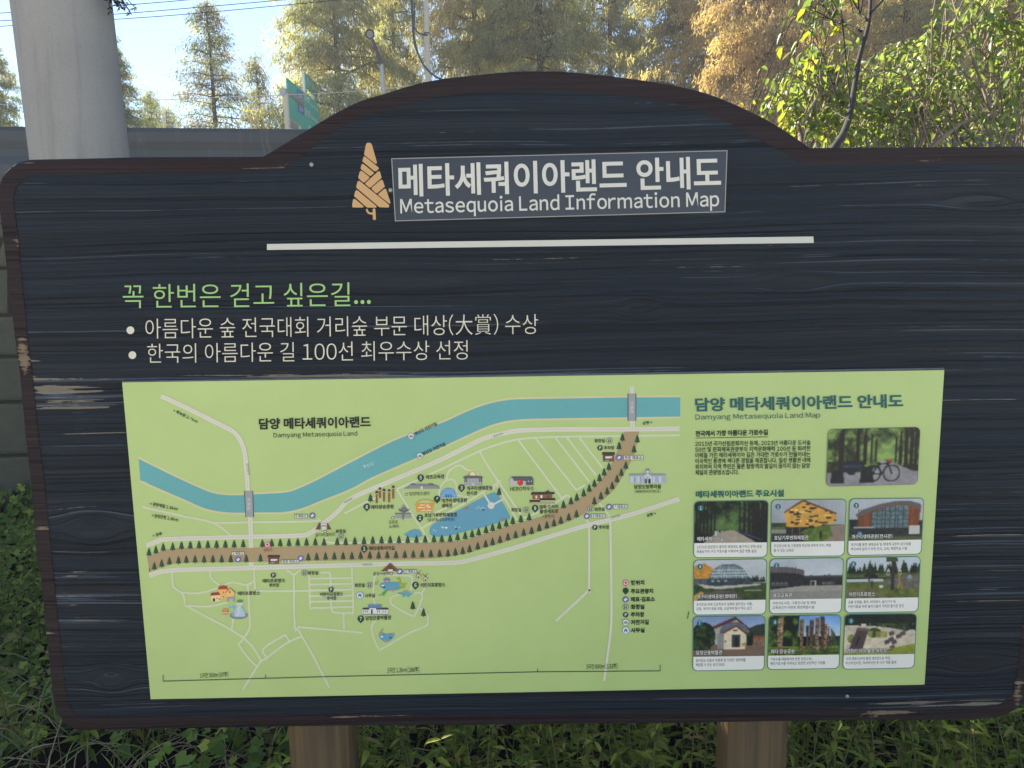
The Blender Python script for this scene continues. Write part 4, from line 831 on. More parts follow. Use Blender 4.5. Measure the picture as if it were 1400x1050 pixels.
def photo(e, pic, q, frac, r, w, h, bottom_round=False):
    """prints the picture in the top `frac` of the card"""
    f = quad_map(q); ny, nx = pic.h, pic.w; y = e._y(); s = (np.arange(nx+1))/nx; t = np.arange(ny+1)/ny
    col = np.zeros((ny+1, nx+1, 3)); wt = np.zeros((ny+1, nx+1, 1)); a = np.clip(pic.a, 0, 255)
    for dy in (0,1):
        for dx in (0,1): col[dy:dy+ny, dx:dx+nx] += a; wt[dy:dy+ny, dx:dx+nx] += 1
    col /= wt
    pts = []; cc = []
    for j in range(ny+1):
        Y = t[j]*h*frac; ins = 0
        if Y < r: ins = r - math.sqrt(max(0, r*r-(r-Y)**2))
        if bottom_round and Y > h*frac - r: ins = r - math.sqrt(max(0, r*r-(Y-h*frac+r)**2))
        for i in range(nx+1):
            u = ins/w + (1-2*ins/w)*s[i]; pts.append(f(u, t[j]*frac)); cc.append(col[j, i])
    b = len(e.V); e.V.extend(at_many(pts, y)); e.C.extend(list(lin(np.array(cc))*K_INK))
    e.F.extend([(b+j*(nx+1)+i, b+j*(nx+1)+i+1, b+(j+1)*(nx+1)+i+1, b+(j+1)*(nx+1)+i) for j in range(ny) for i in range(nx)])
Q = [[(949.7,686),(1050,684.6),(1048,761),(949,762)],[(1055.2,684),(1156.5,683),(1153.4,759.3),(1054.3,760.6)],[(1162.5,682.5),(1262.7,681.6),(1258.8,757),(1159.5,759)],
     [(949,766.3),(1047.8,764.6),(1046.3,838.9),(948.6,840.3)],[(1053.4,764.8),(1152.8,763),(1149.5,837.2),(1052.6,838.5)],[(1158.9,762.8),(1257.9,761.5),(1254.5,835.6),(1155.9,837.2)],
     [(948.2,843.6),(1045.7,842.4),(1044.2,915.3),(947.8,916.7)],[(1051.8,842.4),(1149.5,841.3),(1146.4,913.3),(1049.7,915)],[(1155.9,840.5),(1252.8,839.6),(1249.1,912.7),(1152.8,914.5)]]
CARD = [(p_lane,"메타세쿼이아길",36,"1972년 담양군이 열악한 재정에도 불구하고 군청·금성",91,"원율삼거리 구간 가로수를 식재하여 일군 명품 숲길",84),
 (p_yellow,"호남기후변화체험관",47,"지구온난화 등 기후변화 현상에 대하여 전시, 체험",80,"할 수 있는 교육관",28),(p_curved,"개구리생태공원(전시관)",56,"개구리를 통한 생태교육 및 생태계 교란의 심각성을",84,"주민에게 알리기 위한 전시, 교육, 체험학습 시설",79),
 (p_dome,"개구리생태공원(생태관)",56,"유리온실 속에 인공폭포와 실제로 살아있는 식물,",80,"곤충, 개구리 등을 관람, 교감하며 탐구 하는 공간",79),(p_low,"에코교육관",27,"어린이도서관, 기획전시실 및 체험",62,"교육공간이 마련된 환경체험시설",60),
 (p_lawn,"어린이프로방스",36,"공룡 조형물, 풍차, 바닥분수, 놀이기구 등",67,"어린이들을 위한 놀이시설이 가득한 즐거운 공간",79),(p_house,"담양곤충박물관",37,"살아있는 곤충과 파충류 등 다양한 생태계를",72,"체험할 수 있는 공간(유료)",42),
 (p_totem,"메타 장승공원",33,"가로수를 재활용하여 만든 장승으로,",60,"메타가로수를 지켜내고 보존한 상징적인 기념물",79),(p_aerial,"영화 드라마 촬영 세트장",57,"사극 영화·드라마 촬영 세트장으로 역린,",65,"미스터션샤인, 옥씨부인전 등 다수 작품 촬영",73)]
for k, (fn, cap, cw, l1, w1, l2, w2) in enumerate(CARD):
    q = Q[k]; e = Ink(B_ - 0.00004*7); f = quad_map(q); w, h = 100.0, 76.0
    c = np.mean(np.array(q), axis=0)
    e.poly(rounded([tuple(c+(np.array(p)-c)*(1+1.0/np.abs(np.array(p)-c))) for p in q], 6.5, w, h), (70,112,110)); e.poly(rounded(q, 6, w, h), (218,214,207))
    p = Pic(100, 57, 20+k); fn(p); p.a = 255*(p.a/255)**1.22*.97; p.a *= (.96+.08*p.r.random(p.X.shape))[...,None]; photo(e, p, q, 0.745, 6, w, h)
    g = f(.085, .115); e.disc(g[0], g[1], 3.9, (36,100,104)); e.text(str(k+1), g[0]-1.2, g[1]+2.3, g[0]+1.2, g[1]+2.3, 4.6, (206,214,210), 0.01)
    a, b = f(.04, .71), f(.04+cw/100, .71)
    for dx, dy in ((-.5,0),(.5,0),(0,.5),(0,-.5)): e.text(cap, a[0]+dx, a[1]+dy, b[0]+dx, b[1]+dy, 6.0, (34,34,34), 0.025)
    e.text(cap, *a, *b, 6.0, (214,212,206), 0.012)
    for (s_, wd, tt) in ((l1, w1, .845), (l2, w2, .925)):
        a, b = f(.035, tt), f(.035+wd/100*.98, tt); e.text(s_, *a, *b, 4.4, (44,43,42), 0.008)
    e.build("photo_card", panel)
q = [(1133,587),(1258,584),(1254,662),(1130,665)]; e = Ink(B_ - 0.00004*7); p = Pic(100, 63, 77); p_banner(p); p.a = 255*(p.a/255)**1.25; p.a *= (.96+.08*p.r.random(p.X.shape))[...,None]
c = np.mean(np.array(q), axis=0); e.poly(rounded([tuple(c+(np.array(v)-c)*1.01) for v in q], 6, 100, 63), (96,104,88)); photo(e, p, q, 1.0, 5, 100, 63, True); e.build("banner_photo", panel)
# ================================================================== GROUND AND WALL
WA = np.array([-3.20, 3.06]); WB = np.array([2.60, 3.66]); WD = (WB-WA)/np.linalg.norm(WB-WA); WN = np.array([WD[1], -WD[0]])   # along the wall / towards the board
def wall_y(x): return WA[1] + (x - WA[0]) * WD[1] / WD[0]
def W3(s, nrm, z): p = WA + WD*s + WN*nrm; return (p[0], p[1], z)
def mat_ground(name, a, b, c, sc):
    t = NT(name); o = t.obj(); col = t.mix(t.noise(o, sc, 6, 0.65), a, b); col = t.mix(t.ramp(t.noise(o, sc*.3, 3), .45, .65), col, c); t.bump(t.noise(o, sc*4, 5, .7), .8, .02); return t.fin(col, .95, .1)
M_soil = mat_ground("leaf_litter_soil", (0.018,0.013,0.009), (0.05,0.036,0.024), (0.03,0.03,0.016), 9)
xs = np.r_[np.linspace(-60,-6,10), np.linspace(-5,5,41), np.linspace(6,60,10)]; us = np.linspace(0,1,16); V = []; F = []
def bank(x, y): 
    u = (y - 0.15)/(wall_y(x)-0.15); return 0.06*max(0,min(1,u))**1.3 + 0.03*math.sin(3*x+1.3*y)*max(0,min(1,u))
V += [(x, -30, 0) for x in xs]; V += [(x, -0.15, 0) for x in xs]
for u in us[1:]:
    for x in xs: y = -0.15 + (wall_y(x)+0.1+0.15)*u; V.append((x, y, bank(x, y)))
nx = len(xs); F = [(j*nx+i, j*nx+i+1, (j+1)*nx+i+1, (j+1)*nx+i) for j in range(len(us)) for i in range(nx-1)]
tag(put("ground", np_mesh("ground", V, F, None, True), M_soil), None, None, kind="structure")
g = MB(); g.add([(-60,-25,0.004),(60,-25,0.004),(60,-0.9,0.004),(-60,-0.9,0.004)], [(0,1,2,3)])
tag(g.build("bounce_path", mat_ground("bounce_path_concrete", (0.46,0.42,0.35),(0.54,0.49,0.41),(0.5,0.455,0.38), 3)), None, None, kind="structure")  # unseen pavement, added pale and warm to bounce sunlight onto the board
g = MB(); a = W3(-70,-.25,2.0); b = W3(70,-.25,2.0); g.add([a, b, (600,700,1.9), (-600,700,1.9)], [(0,1,2,3)])
tag(g.build("upper_ground", mat_ground("roadside_grass", (0.05,0.06,0.025),(0.12,0.11,0.05),(0.14,0.12,0.07), 2)), None, None, kind="structure")

# stone-faced retaining wall
def mat_stone():
    t = NT("wall_stone"); o = t.obj(); n1 = t.noise(o, 7, 5, .65); n2 = t.noise(o, 60, 4, .7)
    c = t.mix(n1, (0.075,0.07,0.05), (0.15,0.14,0.105)); c = t.mix(t.math('MULTIPLY', n2, .5), c, (0.065,0.068,0.042)); t.bump(t.math('ADD', n1, t.math('MULTIPLY', n2, .5)), .9, .012); return t.fin(c, .9, .2)
M_stone = mat_stone(); rw = random.Random(5); st = MB(); z = -0.25
while z < 2.07:
    h = min(rw.choice([.18,.22,.27,.3,.36]), 2.08 - z); h = h if 2.08-(z+h) > .1 else 2.08-z; s = -5.0; tl = 0
    while s < 10:
        w = rw.uniform(.28,.66); tr = rw.uniform(-.14,.14); j = .011
        q = [(s+j,z+j),(s+w-j,z+j),(s+w+tr-j,z+h-j),(s+tl+j,z+h-j)]; c = np.mean(q, axis=0); d = rw.uniform(.018,.034); n0 = len(st.V)
        inner_q = [tuple(c+(np.array(p)-c)*np.array([1-.03/w*2,1-.03/h*1.4])) for p in q]
        st.add([W3(p[0],0,p[1]) for p in q]+[W3(p[0],d*.75,p[1]) for p in [tuple(c+(np.array(p)-c)*.985) for p in q]]+[W3(p[0],d,p[1]) for p in inner_q], [(8,9,10,11)]+[(a+i,a+(i+1)%4,a+4+(i+1)%4,a+4+i) for a in (0,4) for i in range(4)])
        s += w; tl = tr
    z += h
wall = st.build("stone_wall", M_stone); tag(wall, "grey-brown retaining wall of irregular stone blocks behind the board's left edge", "wall")
g = MB(); V = [W3(s,nn,zz) for zz in (-.4,2.08) for (s,nn) in ((-5,.004),(10,.004),(10,-.3),(-5,-.3))]; g.add(V, [(0,1,5,4),(1,2,6,5),(2,3,7,6),(3,0,4,7),(4,5,6,7)])
g.build("mortar_backing", mat_plain("wall_mortar", (0.05,0.047,0.035), .95, .1, scale=20, bump=.004), wall)
# ribbed metal fence on the wall
def mat_sheet():
    t = NT("grey_painted_sheet"); o = t.obj(); x, y, z = t.xyz(o); st_ = t.noise(t.vec(t.math('MULTIPLY',x,16),t.math('MULTIPLY',y,16),t.math('MULTIPLY',z,.9)),1,4,.65); n = t.noise(o, 2.2, 4)
    c = t.mix(n, (0.045,0.050,0.056), (0.068,0.074,0.080)); c = t.mix(t.ramp(st_,.55,.8,0,.35), c, (0.2,0.2,0.19)); c = t.mix(t.ramp(t.noise(o,90,3,.7),.66,.74,0,.4), c, (.05,.045,.04)); return t.fin(c, t.ramp(n,.3,.7,.4,.6), .45)
M_fence = mat_sheet()
fe = thing("metal_fence", "dark grey ribbed metal sheet fence along the top of the stone wall", "fence", W3(0,0,2.08))
prof = [(2.0,.0),(2.05,.0),(2.08,.012),(2.13,.016),(2.175,.008),(2.21,.006),(2.25,.016),(2.30,.018),(2.345,.007),(2.38,.006),(2.42,.018),(2.47,.020),(2.492,.012)]
off = np.array(W3(0,0,2.08))
prof = [(2.08+(a_-2.0)*1.21, b_*1.2) for a_, b_ in prof]
for k in range(5):
    s0, s1 = -4 + k*3.0, -4 + (k+1)*3.0 - .004; g = MB(); V = [np.array(W3(s,nn-.02,zz))-off for s in (s0,s1) for (zz,nn) in prof] + [np.array(W3(s,-.035,zz))-off for s in (s0,s1) for (zz,nn) in (prof[0],prof[-1])]; n = len(prof)
    F = [(i,n+i,n+i+1,i+1) for i in range(n-1)] + [(n-1,2*n-1,2*n+3,2*n+1),(2*n,2*n+1,2*n+3,2*n+2)]; g.add(V, F); g.build("sheet_panel", M_fence, fe)
    g = MB(); V = [np.array(W3(s0+a,b,zz))-off for zz in (2.07,2.665) for (a,b) in ((.02,-.045),(.08,-.045),(.08,-.1),(.02,-.1))]; g.add(V, [(0,1,5,4),(1,2,6,5),(2,3,7,6),(3,0,4,7),(4,5,6,7)]); g.build("fence_post", M_fence, fe)

# ================================================================== UTILITY POLE, WIRES, LAMP, ROAD SIGNS
def mat_concrete():
    t = NT("pole_concrete"); o = t.obj(); x, y, z = t.xyz(o); n = t.noise(o, 5, 5, .6); st_ = t.noise(t.vec(t.math('MULTIPLY',x,22),t.math('MULTIPLY',y,22),t.math('MULTIPLY',z,1.3)),1,4,.6); sp = t.noise(o, 140, 3, .7)
    c = t.mix(n, (0.28,0.258,0.235), (0.38,0.352,0.32)); c = t.mix(t.ramp(st_,.5,.75,0,.35), c, (0.12,0.12,0.12)); c = t.mix(t.ramp(sp,.55,.72,0,.4), c, (0.16,0.155,0.15)); t.bump(sp, .35, .004); return t.fin(c, .85, .25)
YP = 1.15; b0, b1 = at(111, 216.5, YP), at(85, 0, YP); ax = (b1-b0)/np.linalg.norm(b1-b0); r0 = (at(171.8,216,YP)[0]-at(49.6,216,YP)[0])/2
base = b0 - ax*((b0[2]+.2)/ax[2]); pole = thing("utility_pole", "thick pale concrete utility pole standing behind the board's left shoulder", "utility pole", tuple(base))
g = MB(); L_ = 9.0; N = 48; pts = [ax*t_ for t_ in np.linspace(0, L_, 12)]; g.tube(pts, [r0*(1.015 - .012*k) for k in range(12)], N); g.build("pole_shaft", mat_concrete(), pole, True)
M_dark = mat_plain("dark_metal", (0.03,0.03,0.035), .5, .5, .5); M_galv = mat_plain("galvanised_metal", (0.36,0.36,0.37), .5, .5, .35, .1)
hb = at(141, 4, YP); t_ = (hb[2]-base[2])/ax[2]
g = MB(); seam = []                                                # casting seam line on the shaft
side = np.array([-.93,-.36,0]); 
for k in range(20): seam.append(ax*(k*.45+.1) + side*(r0*(1.015-.012*(k*.45)/L_*11)+.0005))
g.tube(seam, .0022, 5); g.build("casting_seam", M_dark, pole)
# twig of dark conifer leaves caught at the band
M_far = mat_leaf("conifer_needles", .6, .6, .15)
tw = thing("conifer_twig", "dark drooping conifer twig hanging beside the concrete pole at the picture's top", "twig", tuple(at(150,-14,YP-.05)))
org = at(150,-14,YP-.05); g = MB(); lf = MB(); rt = random.Random(8)
for (ex, ey) in ((150,14),(158,6),(166,12),(172,9),(178,16),(184,10),(163,4)):
    a = np.zeros(3); b = at(ex, ey, YP-.05+rt.uniform(-.06,.06))-org; mid = (a+b)/2+np.array([.0,0,.02]); g.tube([a,mid,b], [.003,.002,.001], 5)
    for k in range(16):
        u = rt.uniform(.3,1.05); c = a*(1-u)+b*u; d = np.array([rt.uniform(-1,1),rt.uniform(-1,1),rt.uniform(-1.2,.1)]); d /= np.linalg.norm(d); s_ = np.cross(d,[.3,.8,.2]); s_ /= np.linalg.norm(s_); l = rt.uniform(.012,.028)
        lf.add([c, c+d*l*.5+s_*.003, c+d*l, c+d*l*.5-s_*.003], [(0,1,2,3)], (0.03,0.035,0.02))
g.build("stem", mat_plain("twig_bark", (0.05,0.035,0.025), .8, .2), tw); lf.build("needles", M_far, tw, col=True)
def wire(pts, Y, r, label, mat):
    P_ = [at(x, y_, Y) for (x, y_) in pts]; g = MB(); c0 = P_[0]; g.tube([p-c0 for p in P_], r, 5); o = g.build("overhead_wire", mat); o.location = tuple(c0); tag(o, label, "wire", "overhead wires")
wire(cr([(-30,20),(0,18),(150,8.5),(260,-.5),(330,-9)],4), 11, .0062, "topmost dark wire crossing the sky at upper left", M_dark)
wire(cr([(-30,31),(0,28.5),(149,20),(260,11),(385,0),(450,-7)],4), 11.2, .0062, "middle dark wire between two others crossing the sky at upper left", M_dark)
wire(cr([(-30,38),(0,36),(149,27),(260,19),(421,4),(500,-4)],4), 11.4, .0062, "lowest of the three dark wires crossing the sky at upper left", M_dark)
wire(cr([(-40,145),(0,143),(165,138),(250,135.5),(330,132),(400,129.5),(450,127),(520,122),(600,112)],4), 14, .007, "pale single wire strung low past the green road sign", mat_plain("pale_cable", (.5,.49,.46), .5, .4))
def at0(px, py, Y, o): return at(px, py, Y) - o
# street lamp
YL = 20; o_ = at(529, 150, YL); o_[2] = 1.9; o_[0] = at(529,150,YL)[0]
lamp = thing("street_lamp", "slim grey street lamp with round tilted head left of the arch", "street lamp", tuple(o_))
g = MB(); g.tube([np.array([.02,0,0]), at0(524.5,127,YL,o_), at0(521.5,88,YL,o_)], [.07,.06,.055], 10); g.build("lamp_post", M_galv, lamp)
g = MB(); g.tube([at0(521.5,90,YL,o_), at0(516,72,YL,o_), at0(509,54,YL,o_)], [.055,.05,.045], 8); g.build("lamp_arm", M_dark, lamp)
hd = at0(505.5,46.5,YL,o_); tilt = np.array([.25,-.85,-.46]); tilt /= np.linalg.norm(tilt); g = MB(); g.tube([hd-tilt*.08, hd-tilt*.05, hd+tilt*.02, hd+tilt*.04], [.07,.125,.135,.12], 18); hdm = g.build("lamp_head", M_dark, lamp)
g = MB(); g.tube([hd+tilt*.041, hd+tilt*.046], [.095,.09], 18); g.build("lens", mat_plain("lamp_glass", (.25,.25,.26), .2, .5), lamp)
# far pole and cable
YU = 18; o_ = at(586,120,YU); o_[2] = 1.9
up = thing("utility_pole", "slender pale utility pole between the street lamp and the big golden conifers", "utility pole", tuple(o_)); g = MB(); g.tube([np.array([0.02,0,0]), at0(585.5,112,YU,o_), at0(582.3,0,YU,o_), at0(580.5,-70,YU,o_)], [.085,.075,.062,.055], 10); g.build("pole_shaft", mat_plain("pale_pole", (.5,.44,.36), .8, .2), up)
g = MB(); g.tube([at0(583.5,47,YU,o_), at0(583.4,45,YU,o_)], .075, 10); g.build("steel_band", M_dark, up)
YC = 17.5; c0 = at(562.5,-10,YC); cb = thing("hanging_cable", "black bundle of cables sagging behind the arch beside the slender pole", "cable", tuple(c0))
g = MB(); P_ = [p for p in cr([(562.5,-10),(564,20),(566,52),(571,72),(580,90),(592,102),(606,109),(640,114)],4)]; g.tube([at0(p[0],p[1],YC,c0) for p in P_], [.036 if i < 12 else .025 for i in range(len(P_))], 6); g.build("cable", M_dark, cb)
g = MB(); g.tube([at0(p[0],p[1],YC,c0) for p in cr([(566,36),(571,44),(577,47),(585,48)],4)], .02, 6); g.build("branch_cable", M_dark, cb)
g = MB(); g.tube([at0(566.5,4,YC,c0), at0(567,32,YC,c0), at0(564,50,YC,c0)], .014, 6); g.build("branch_cable", M_dark, cb)
# green road sign seen almost edge-on
M_sg = mat_plain("green_sign_sheeting", (0.05,0.5,0.40), .4, .4, 0, .06); M_bl = mat_plain("blue_badge", (0.05,0.12,0.5), .4, .4, 0, .05); M_wh = mat_plain("white_sign_paint", (.75,.76,.74), .5, .4, 0, .05)
D1 = 21.6; A = at(392, 106, D1-1.63); lo_ = at(396.6,160,D1-1.63); SH = A[2]-lo_[2]; dirv = np.array([.0515,1,0]); dirv /= np.linalg.norm(dirv); SL = 3.0
so = thing("road_sign", "large green road sign with white lettering seen almost edge-on at the arch's left foot", "road sign", (A[0]-.1, A[1], 1.9)); so_l = np.array([A[0]-.1, A[1], 1.9])
nv = np.array([dirv[1], -dirv[0], 0])                              # faces right, towards the viewer's side
def SG(u, v, d=0.0): return A + dirv*u*SL + np.array([0,0,-1.0])*v*SH + nv*d - so_l
def slab(u0, v0, u1, v1, d0, d1, name, mat, par):
    g = MB(); V = [SG(u,v,d) for d in (d0,d1) for (u,v) in ((u0,v0),(u1,v0),(u1,v1),(u0,v1))]; g.add(V, [(0,1,2,3),(7,6,5,4),(0,4,5,1),(1,5,6,2),(2,6,7,3),(3,7,4,0)]); return g.build(name, mat, par)
sp = slab(0,0,1,1,-.03,0,"sign_plate",M_sg,so)
slab(.35,1.0,1,1.9,-.03,-.001,"sign_plate",M_sg,so); slab(.04,1.03,.28,1.22,-.03,0,"small_plate",M_galv,so)
b2 = slab(.28,.07,.46,.32,.004,.008,"route_badge",M_bl,so); slab(.28,.42,.46,.67,.004,.008,"route_badge",M_bl,so)
def sgtext(body, u0, v0, u1, v1, f, par, mat=None):
    co, fc = compose(body, .02, 1); lo, hi = co.min(0), co.max(0); q = (co-lo)/(hi-lo)
    g = MB(); g.add([f(u0+(u1-u0)*a, v1+(v0-v1)*b, .01) for a,b in q], fc); g.build("lettering", mat or M_wh, par)
sgtext("순창", .49,.05,.66,.24,SG,so); sgtext("Sunchang", .68,.16,.94,.28,SG,so); sgtext("담양", .49,.42,.66,.62,SG,so); sgtext("Damyang", .68,.5,.94,.64,SG,so); sgtext("24", .31,.12,.43,.26,SG,so); sgtext("29", .31,.48,.43,.62,SG,so)
slab(.60,.85,.63,1.5,.004,.01,"arrow",M_wh,so); slab(.52,1.25,.66,1.4,.004,.008,"route_badge",M_bl,so); slab(.92,.02,.94,.12,.004,.01,"arrow",M_wh,so)
g = MB(); c_ = at(390.3,126,D1-1.63)-so_l; zb = 0.0; g.tube([np.array([c_[0]+.02,.0,0]), np.array([c_[0],0,c_[2]])], .075, 12); g.build("sign_post", mat_plain("cream_post", (.55,.48,.38), .6, .3), so)
g = MB(); g.tube([np.array([c_[0]-.06,-.1,c_[2]]), np.array([c_[0]-.05,.0,c_[2]]), np.array([c_[0]+.1,1.2,c_[2]])], [.10,.12,.12], 14); g.build("gantry_arm", M_galv, so)
Y2 = 22.6; A2 = at(417.3, 98.6, Y2); H2 = A2[2]-at(418,119.8,Y2)[2]; s2l = np.array([A2[0],A2[1],1.9]); s2 = thing("road_sign", "small green road sign on white posts just above the large green sign", "road sign", tuple(s2l)); SL2 = 1.35
d2 = np.array([.02,1,0]); n2 = np.array([1,-.02,0])
def SG2(u, v, d=0.0): return A2 + d2*u*SL2 + np.array([0,0,-1.0])*v*H2 + n2*d - s2l
g = MB(); V = [SG2(u,v,d) for d in (-.03,0) for (u,v) in ((0,0),(1,0),(1,1),(0,1))]; g.add(V, [(0,1,2,3),(7,6,5,4),(0,4,5,1),(1,5,6,2),(2,6,7,3),(3,7,4,0)]); g.build("sign_plate", M_sg, s2)
sgtext("학동 교차로", .08,.25,.95,.75,SG2,s2)
for u in (-.03,.72): 
    g = MB(); a = SG2(u,0.0,-.06); g.tube([np.array([a[0],a[1],0]), np.array([a[0],a[1],a[2]+.02])], .045, 8); g.build("sign_post", M_wh, s2)
# ================================================================== TREES BEYOND THE FENCE
M_bark = mat_plain("tree_bark", (0.075,0.055,0.042), .9, .15, 0, .4, 8, .01)
def unit(a): return a/np.maximum(np.linalg.norm(a, axis=-1, keepdims=True), 1e-9)
def blades(C, D, S, L, Wd):
    """kite-shaped leaf clumps: centre base C, direction D, side S"""
    C, D, S = map(np.asarray, (C, D, S)); L = L[:,None]; Wd = Wd[:,None]
    V = np.stack([C, C+D*L*.45+S*Wd*.5, C+D*L, C+D*L*.45-S*Wd*.5], 1).reshape(-1,3); n = len(C)
    return V, np.arange(4*n).reshape(n,4)
def conifer(seed, H, R, nb, ns, nbl, cols, z0=.05, power=.8, blade=(.08,.21), wid=(.016,.044), droop=.55):
    r = np.random.default_rng(seed); tr = MB(); bend = r.normal(0,.12,2)
    tp = [np.array([bend[0]*math.sin(t*3), bend[1]*math.sin(t*2.3), H*t]) for t in np.linspace(0,1,9)]; tr.tube(tp, [H*.012*(1-t)+.012 for t in np.linspace(0,1,9)], 7)
    C=[];D=[];S=[];CC=[]
    for k in range(nb):
        t = z0 + (1-z0)*((k+r.random())/nb)**1.08; az = k*2.39996 + r.normal(0,.35); rad = R*(1-t)**power*(.62+.55*r.random()) + .12
        base = np.array([np.interp(t,np.linspace(0,1,9),[p[i] for p in tp]) for i in range(3)]); out = np.array([math.cos(az), math.sin(az), 0]); up = r.uniform(.1,.5)
        P_ = lambda u: base + out*rad*u + np.array([0,0,1])*rad*(up*u - droop*u*u)
        tr.tube([P_(0),P_(.5),P_(1)], [.012+rad*.012,.008+rad*.006,.004], 4, cap=False)
        hue = cols[min(int(r.random()*len(cols)), len(cols)-1)]*r.uniform(.75,1.3)
        m = max(3, int(ns*(.35+.65*rad/R)))
        for j in range(m):
            u = r.uniform(.06,1.04)**.75; c = P_(u) + r.normal(0,.07,3)*rad**.5; sd = np.cross(out,[0,0,1])*r.normal(0,.26)*rad*(.3+u*.5); c = c+sd
            kk = r.integers(max(2,nbl-2), nbl+3)
            dirs = unit(np.column_stack([out[0]*r.uniform(-.1,.8,kk)+r.normal(0,.35,kk), out[1]*r.uniform(-.1,.8,kk)+r.normal(0,.35,kk), -r.uniform(.25,1.5,kk)]))
            hc = hue*r.uniform(.8,1.25)
            C.append(c+r.normal(0,.10,(kk,3))); D.append(dirs); S.append(unit(np.cross(dirs, r.normal(0,1,(kk,3))))); CC.append(np.clip(hc*r.uniform(.75,1.3,(kk,1)),0,.9))
    C=np.concatenate(C);D=np.concatenate(D);S=np.concatenate(S);CC=np.concatenate(CC); n=len(C)
    V,F = blades(C,D,S,r.uniform(*blade,n),r.uniform(*wid,n)); return tr, V, F, np.repeat(CC,4,axis=0)
GOLD=[np.array(c) for c in ((.43,.365,.215),(.47,.39,.235),(.38,.345,.19),(.34,.325,.18))]; OLIVE=[np.array(c) for c in ((.30,.31,.165),(.36,.35,.19),(.26,.28,.15),(.40,.355,.21))]
RUST=[np.array(c) for c in ((.46,.335,.20),(.49,.37,.22),(.42,.31,.185),(.40,.335,.19))]; DARK=[np.array(c) for c in ((.22,.25,.14),(.29,.29,.155),(.20,.22,.13),(.33,.30,.165))]
BROWN=[np.array(c) for c in ((.17,.14,.085),(.14,.15,.085),(.21,.165,.095),(.12,.135,.08))]; PINE=[np.array(c) for c in ((.14,.175,.095),(.19,.20,.105),(.12,.15,.085),(.24,.21,.11))]
PROTO = {}
for nm, args in (("olive",(1,15,3.4,170,50,28,OLIVE)),("gold",(2,15,3.6,170,52,28,GOLD)),("rust",(3,15,4.0,180,56,28,RUST)),("dark",(4,15,3.2,150,44,26,DARK+OLIVE)),("pine",(7,15,3.2,150,46,24,PINE)),("thin",(5,9,1.9,110,28,16,BROWN+[DARK[1]])),("young",(6,7,1.7,90,24,16,BROWN+DARK))):
    tr, V, F, CC = conifer(*args, **(dict(power=.75, droop=.4, blade=(.06,.16), wid=(.012,.03)) if nm in ("thin","young") else dict(power=.62)))
    PROTO[nm] = (np_mesh("trunk", tr.V, tr.F), np_mesh("crown", V, F, CC)); PROTO[nm][0].materials.append(M_bark); PROTO[nm][1].materials.append(M_far)
TREES = []
def tree(kind, px, Y, hs, ws, rot, label, zb=1.9):
    p = at(px, 300, Y); o = thing("conifer_tree", label, "tree", (p[0], Y, zb), "conifers beyond the fence")
    for nm, me in zip(("trunk","crown"), PROTO[kind]):
        c = bpy.data.objects.new(nm, me); COL.objects.link(c); c.parent = o
    o.scale = (ws, ws, hs); o.rotation_euler = (0,0,rot); return o
def hs_for(py, Y, H, zb=1.9): return (at(700, py, Y)[2]-zb)/H
tree("pine", -4, 22, hs_for(18,22,15), .68, .3, "dull green conifer cut off by the picture's left edge")
tree("pine", 166, 24, hs_for(38,24,15), .82, 1.1, "yellowing conifer half hidden by the concrete pole's right side")
tree("thin", 294, 21, hs_for(-2,21,9), 1.2, 2.0, "lone slim brownish conifer with its pointed top against open sky")
tree("young", 362, 24, hs_for(72,24,7), 1.05, .5, "small thin conifer just left of the green road signs")
tree("young", 245, 34, hs_for(143,34,7), 1.3, 2.5, "lowest brownish conifer top peeping over the fence beside the pole")
tree("young", 222, 30, hs_for(118,30,7), 1.1, 1.2, "short brownish conifer beside the concrete pole, left of the slim one")
tree("olive", 470, 25, 1.1, 1.02, 4.0, "tall olive conifer behind the green road signs")
tree("dark", 545, 29, 1.2, .72, 2.2, "dark slim conifer behind the street lamp")
tree("gold", 652, 26, 1.15, .95, .9, "golden conifer just right of the slender pole")
tree("olive", 742, 24, 1.1, 1.0, 3.1, "broad golden-green conifer directly above the arch's crown")
tree("dark", 835, 30, 1.3, 1.0, 5.2, "greyer dark-needled conifer right of the arch's crown")
tree("gold", 930, 27, 1.05, .95, 1.9, "golden conifer with sky gap on its left above the arch's right slope")
tree("rust", 1020, 23, 1.1, .86, .2, "rusty orange conifer left of the leaning sapling")
tree("rust", 1130, 27, 1.2, 1.0, 2.8, "rusty conifer behind the leaning sapling")
tree("gold", 1225, 22, 1.0, .85, 4.4, "golden conifer rising behind the middle of the green shrubs")
tree("rust", 1330, 25, 1.15, 1.0, 1.4, "orange conifer behind the right-hand green shrubs")
tree("gold", 1420, 23, 1.1, .9, .6, "golden conifer at the picture's right edge")
tree("dark", 700, 38, 1.5, 1.3, 1.2, "dim conifer in the second row behind the golden ones above the arch")
tree("dark", 1080, 38, 1.5, 1.3, 3.2, "dim conifer in the second row behind the rusty ones")
tree("olive", 1270, 38, 1.4, 1.4, .4, "dim olive conifer in the second row behind the green shrubs")

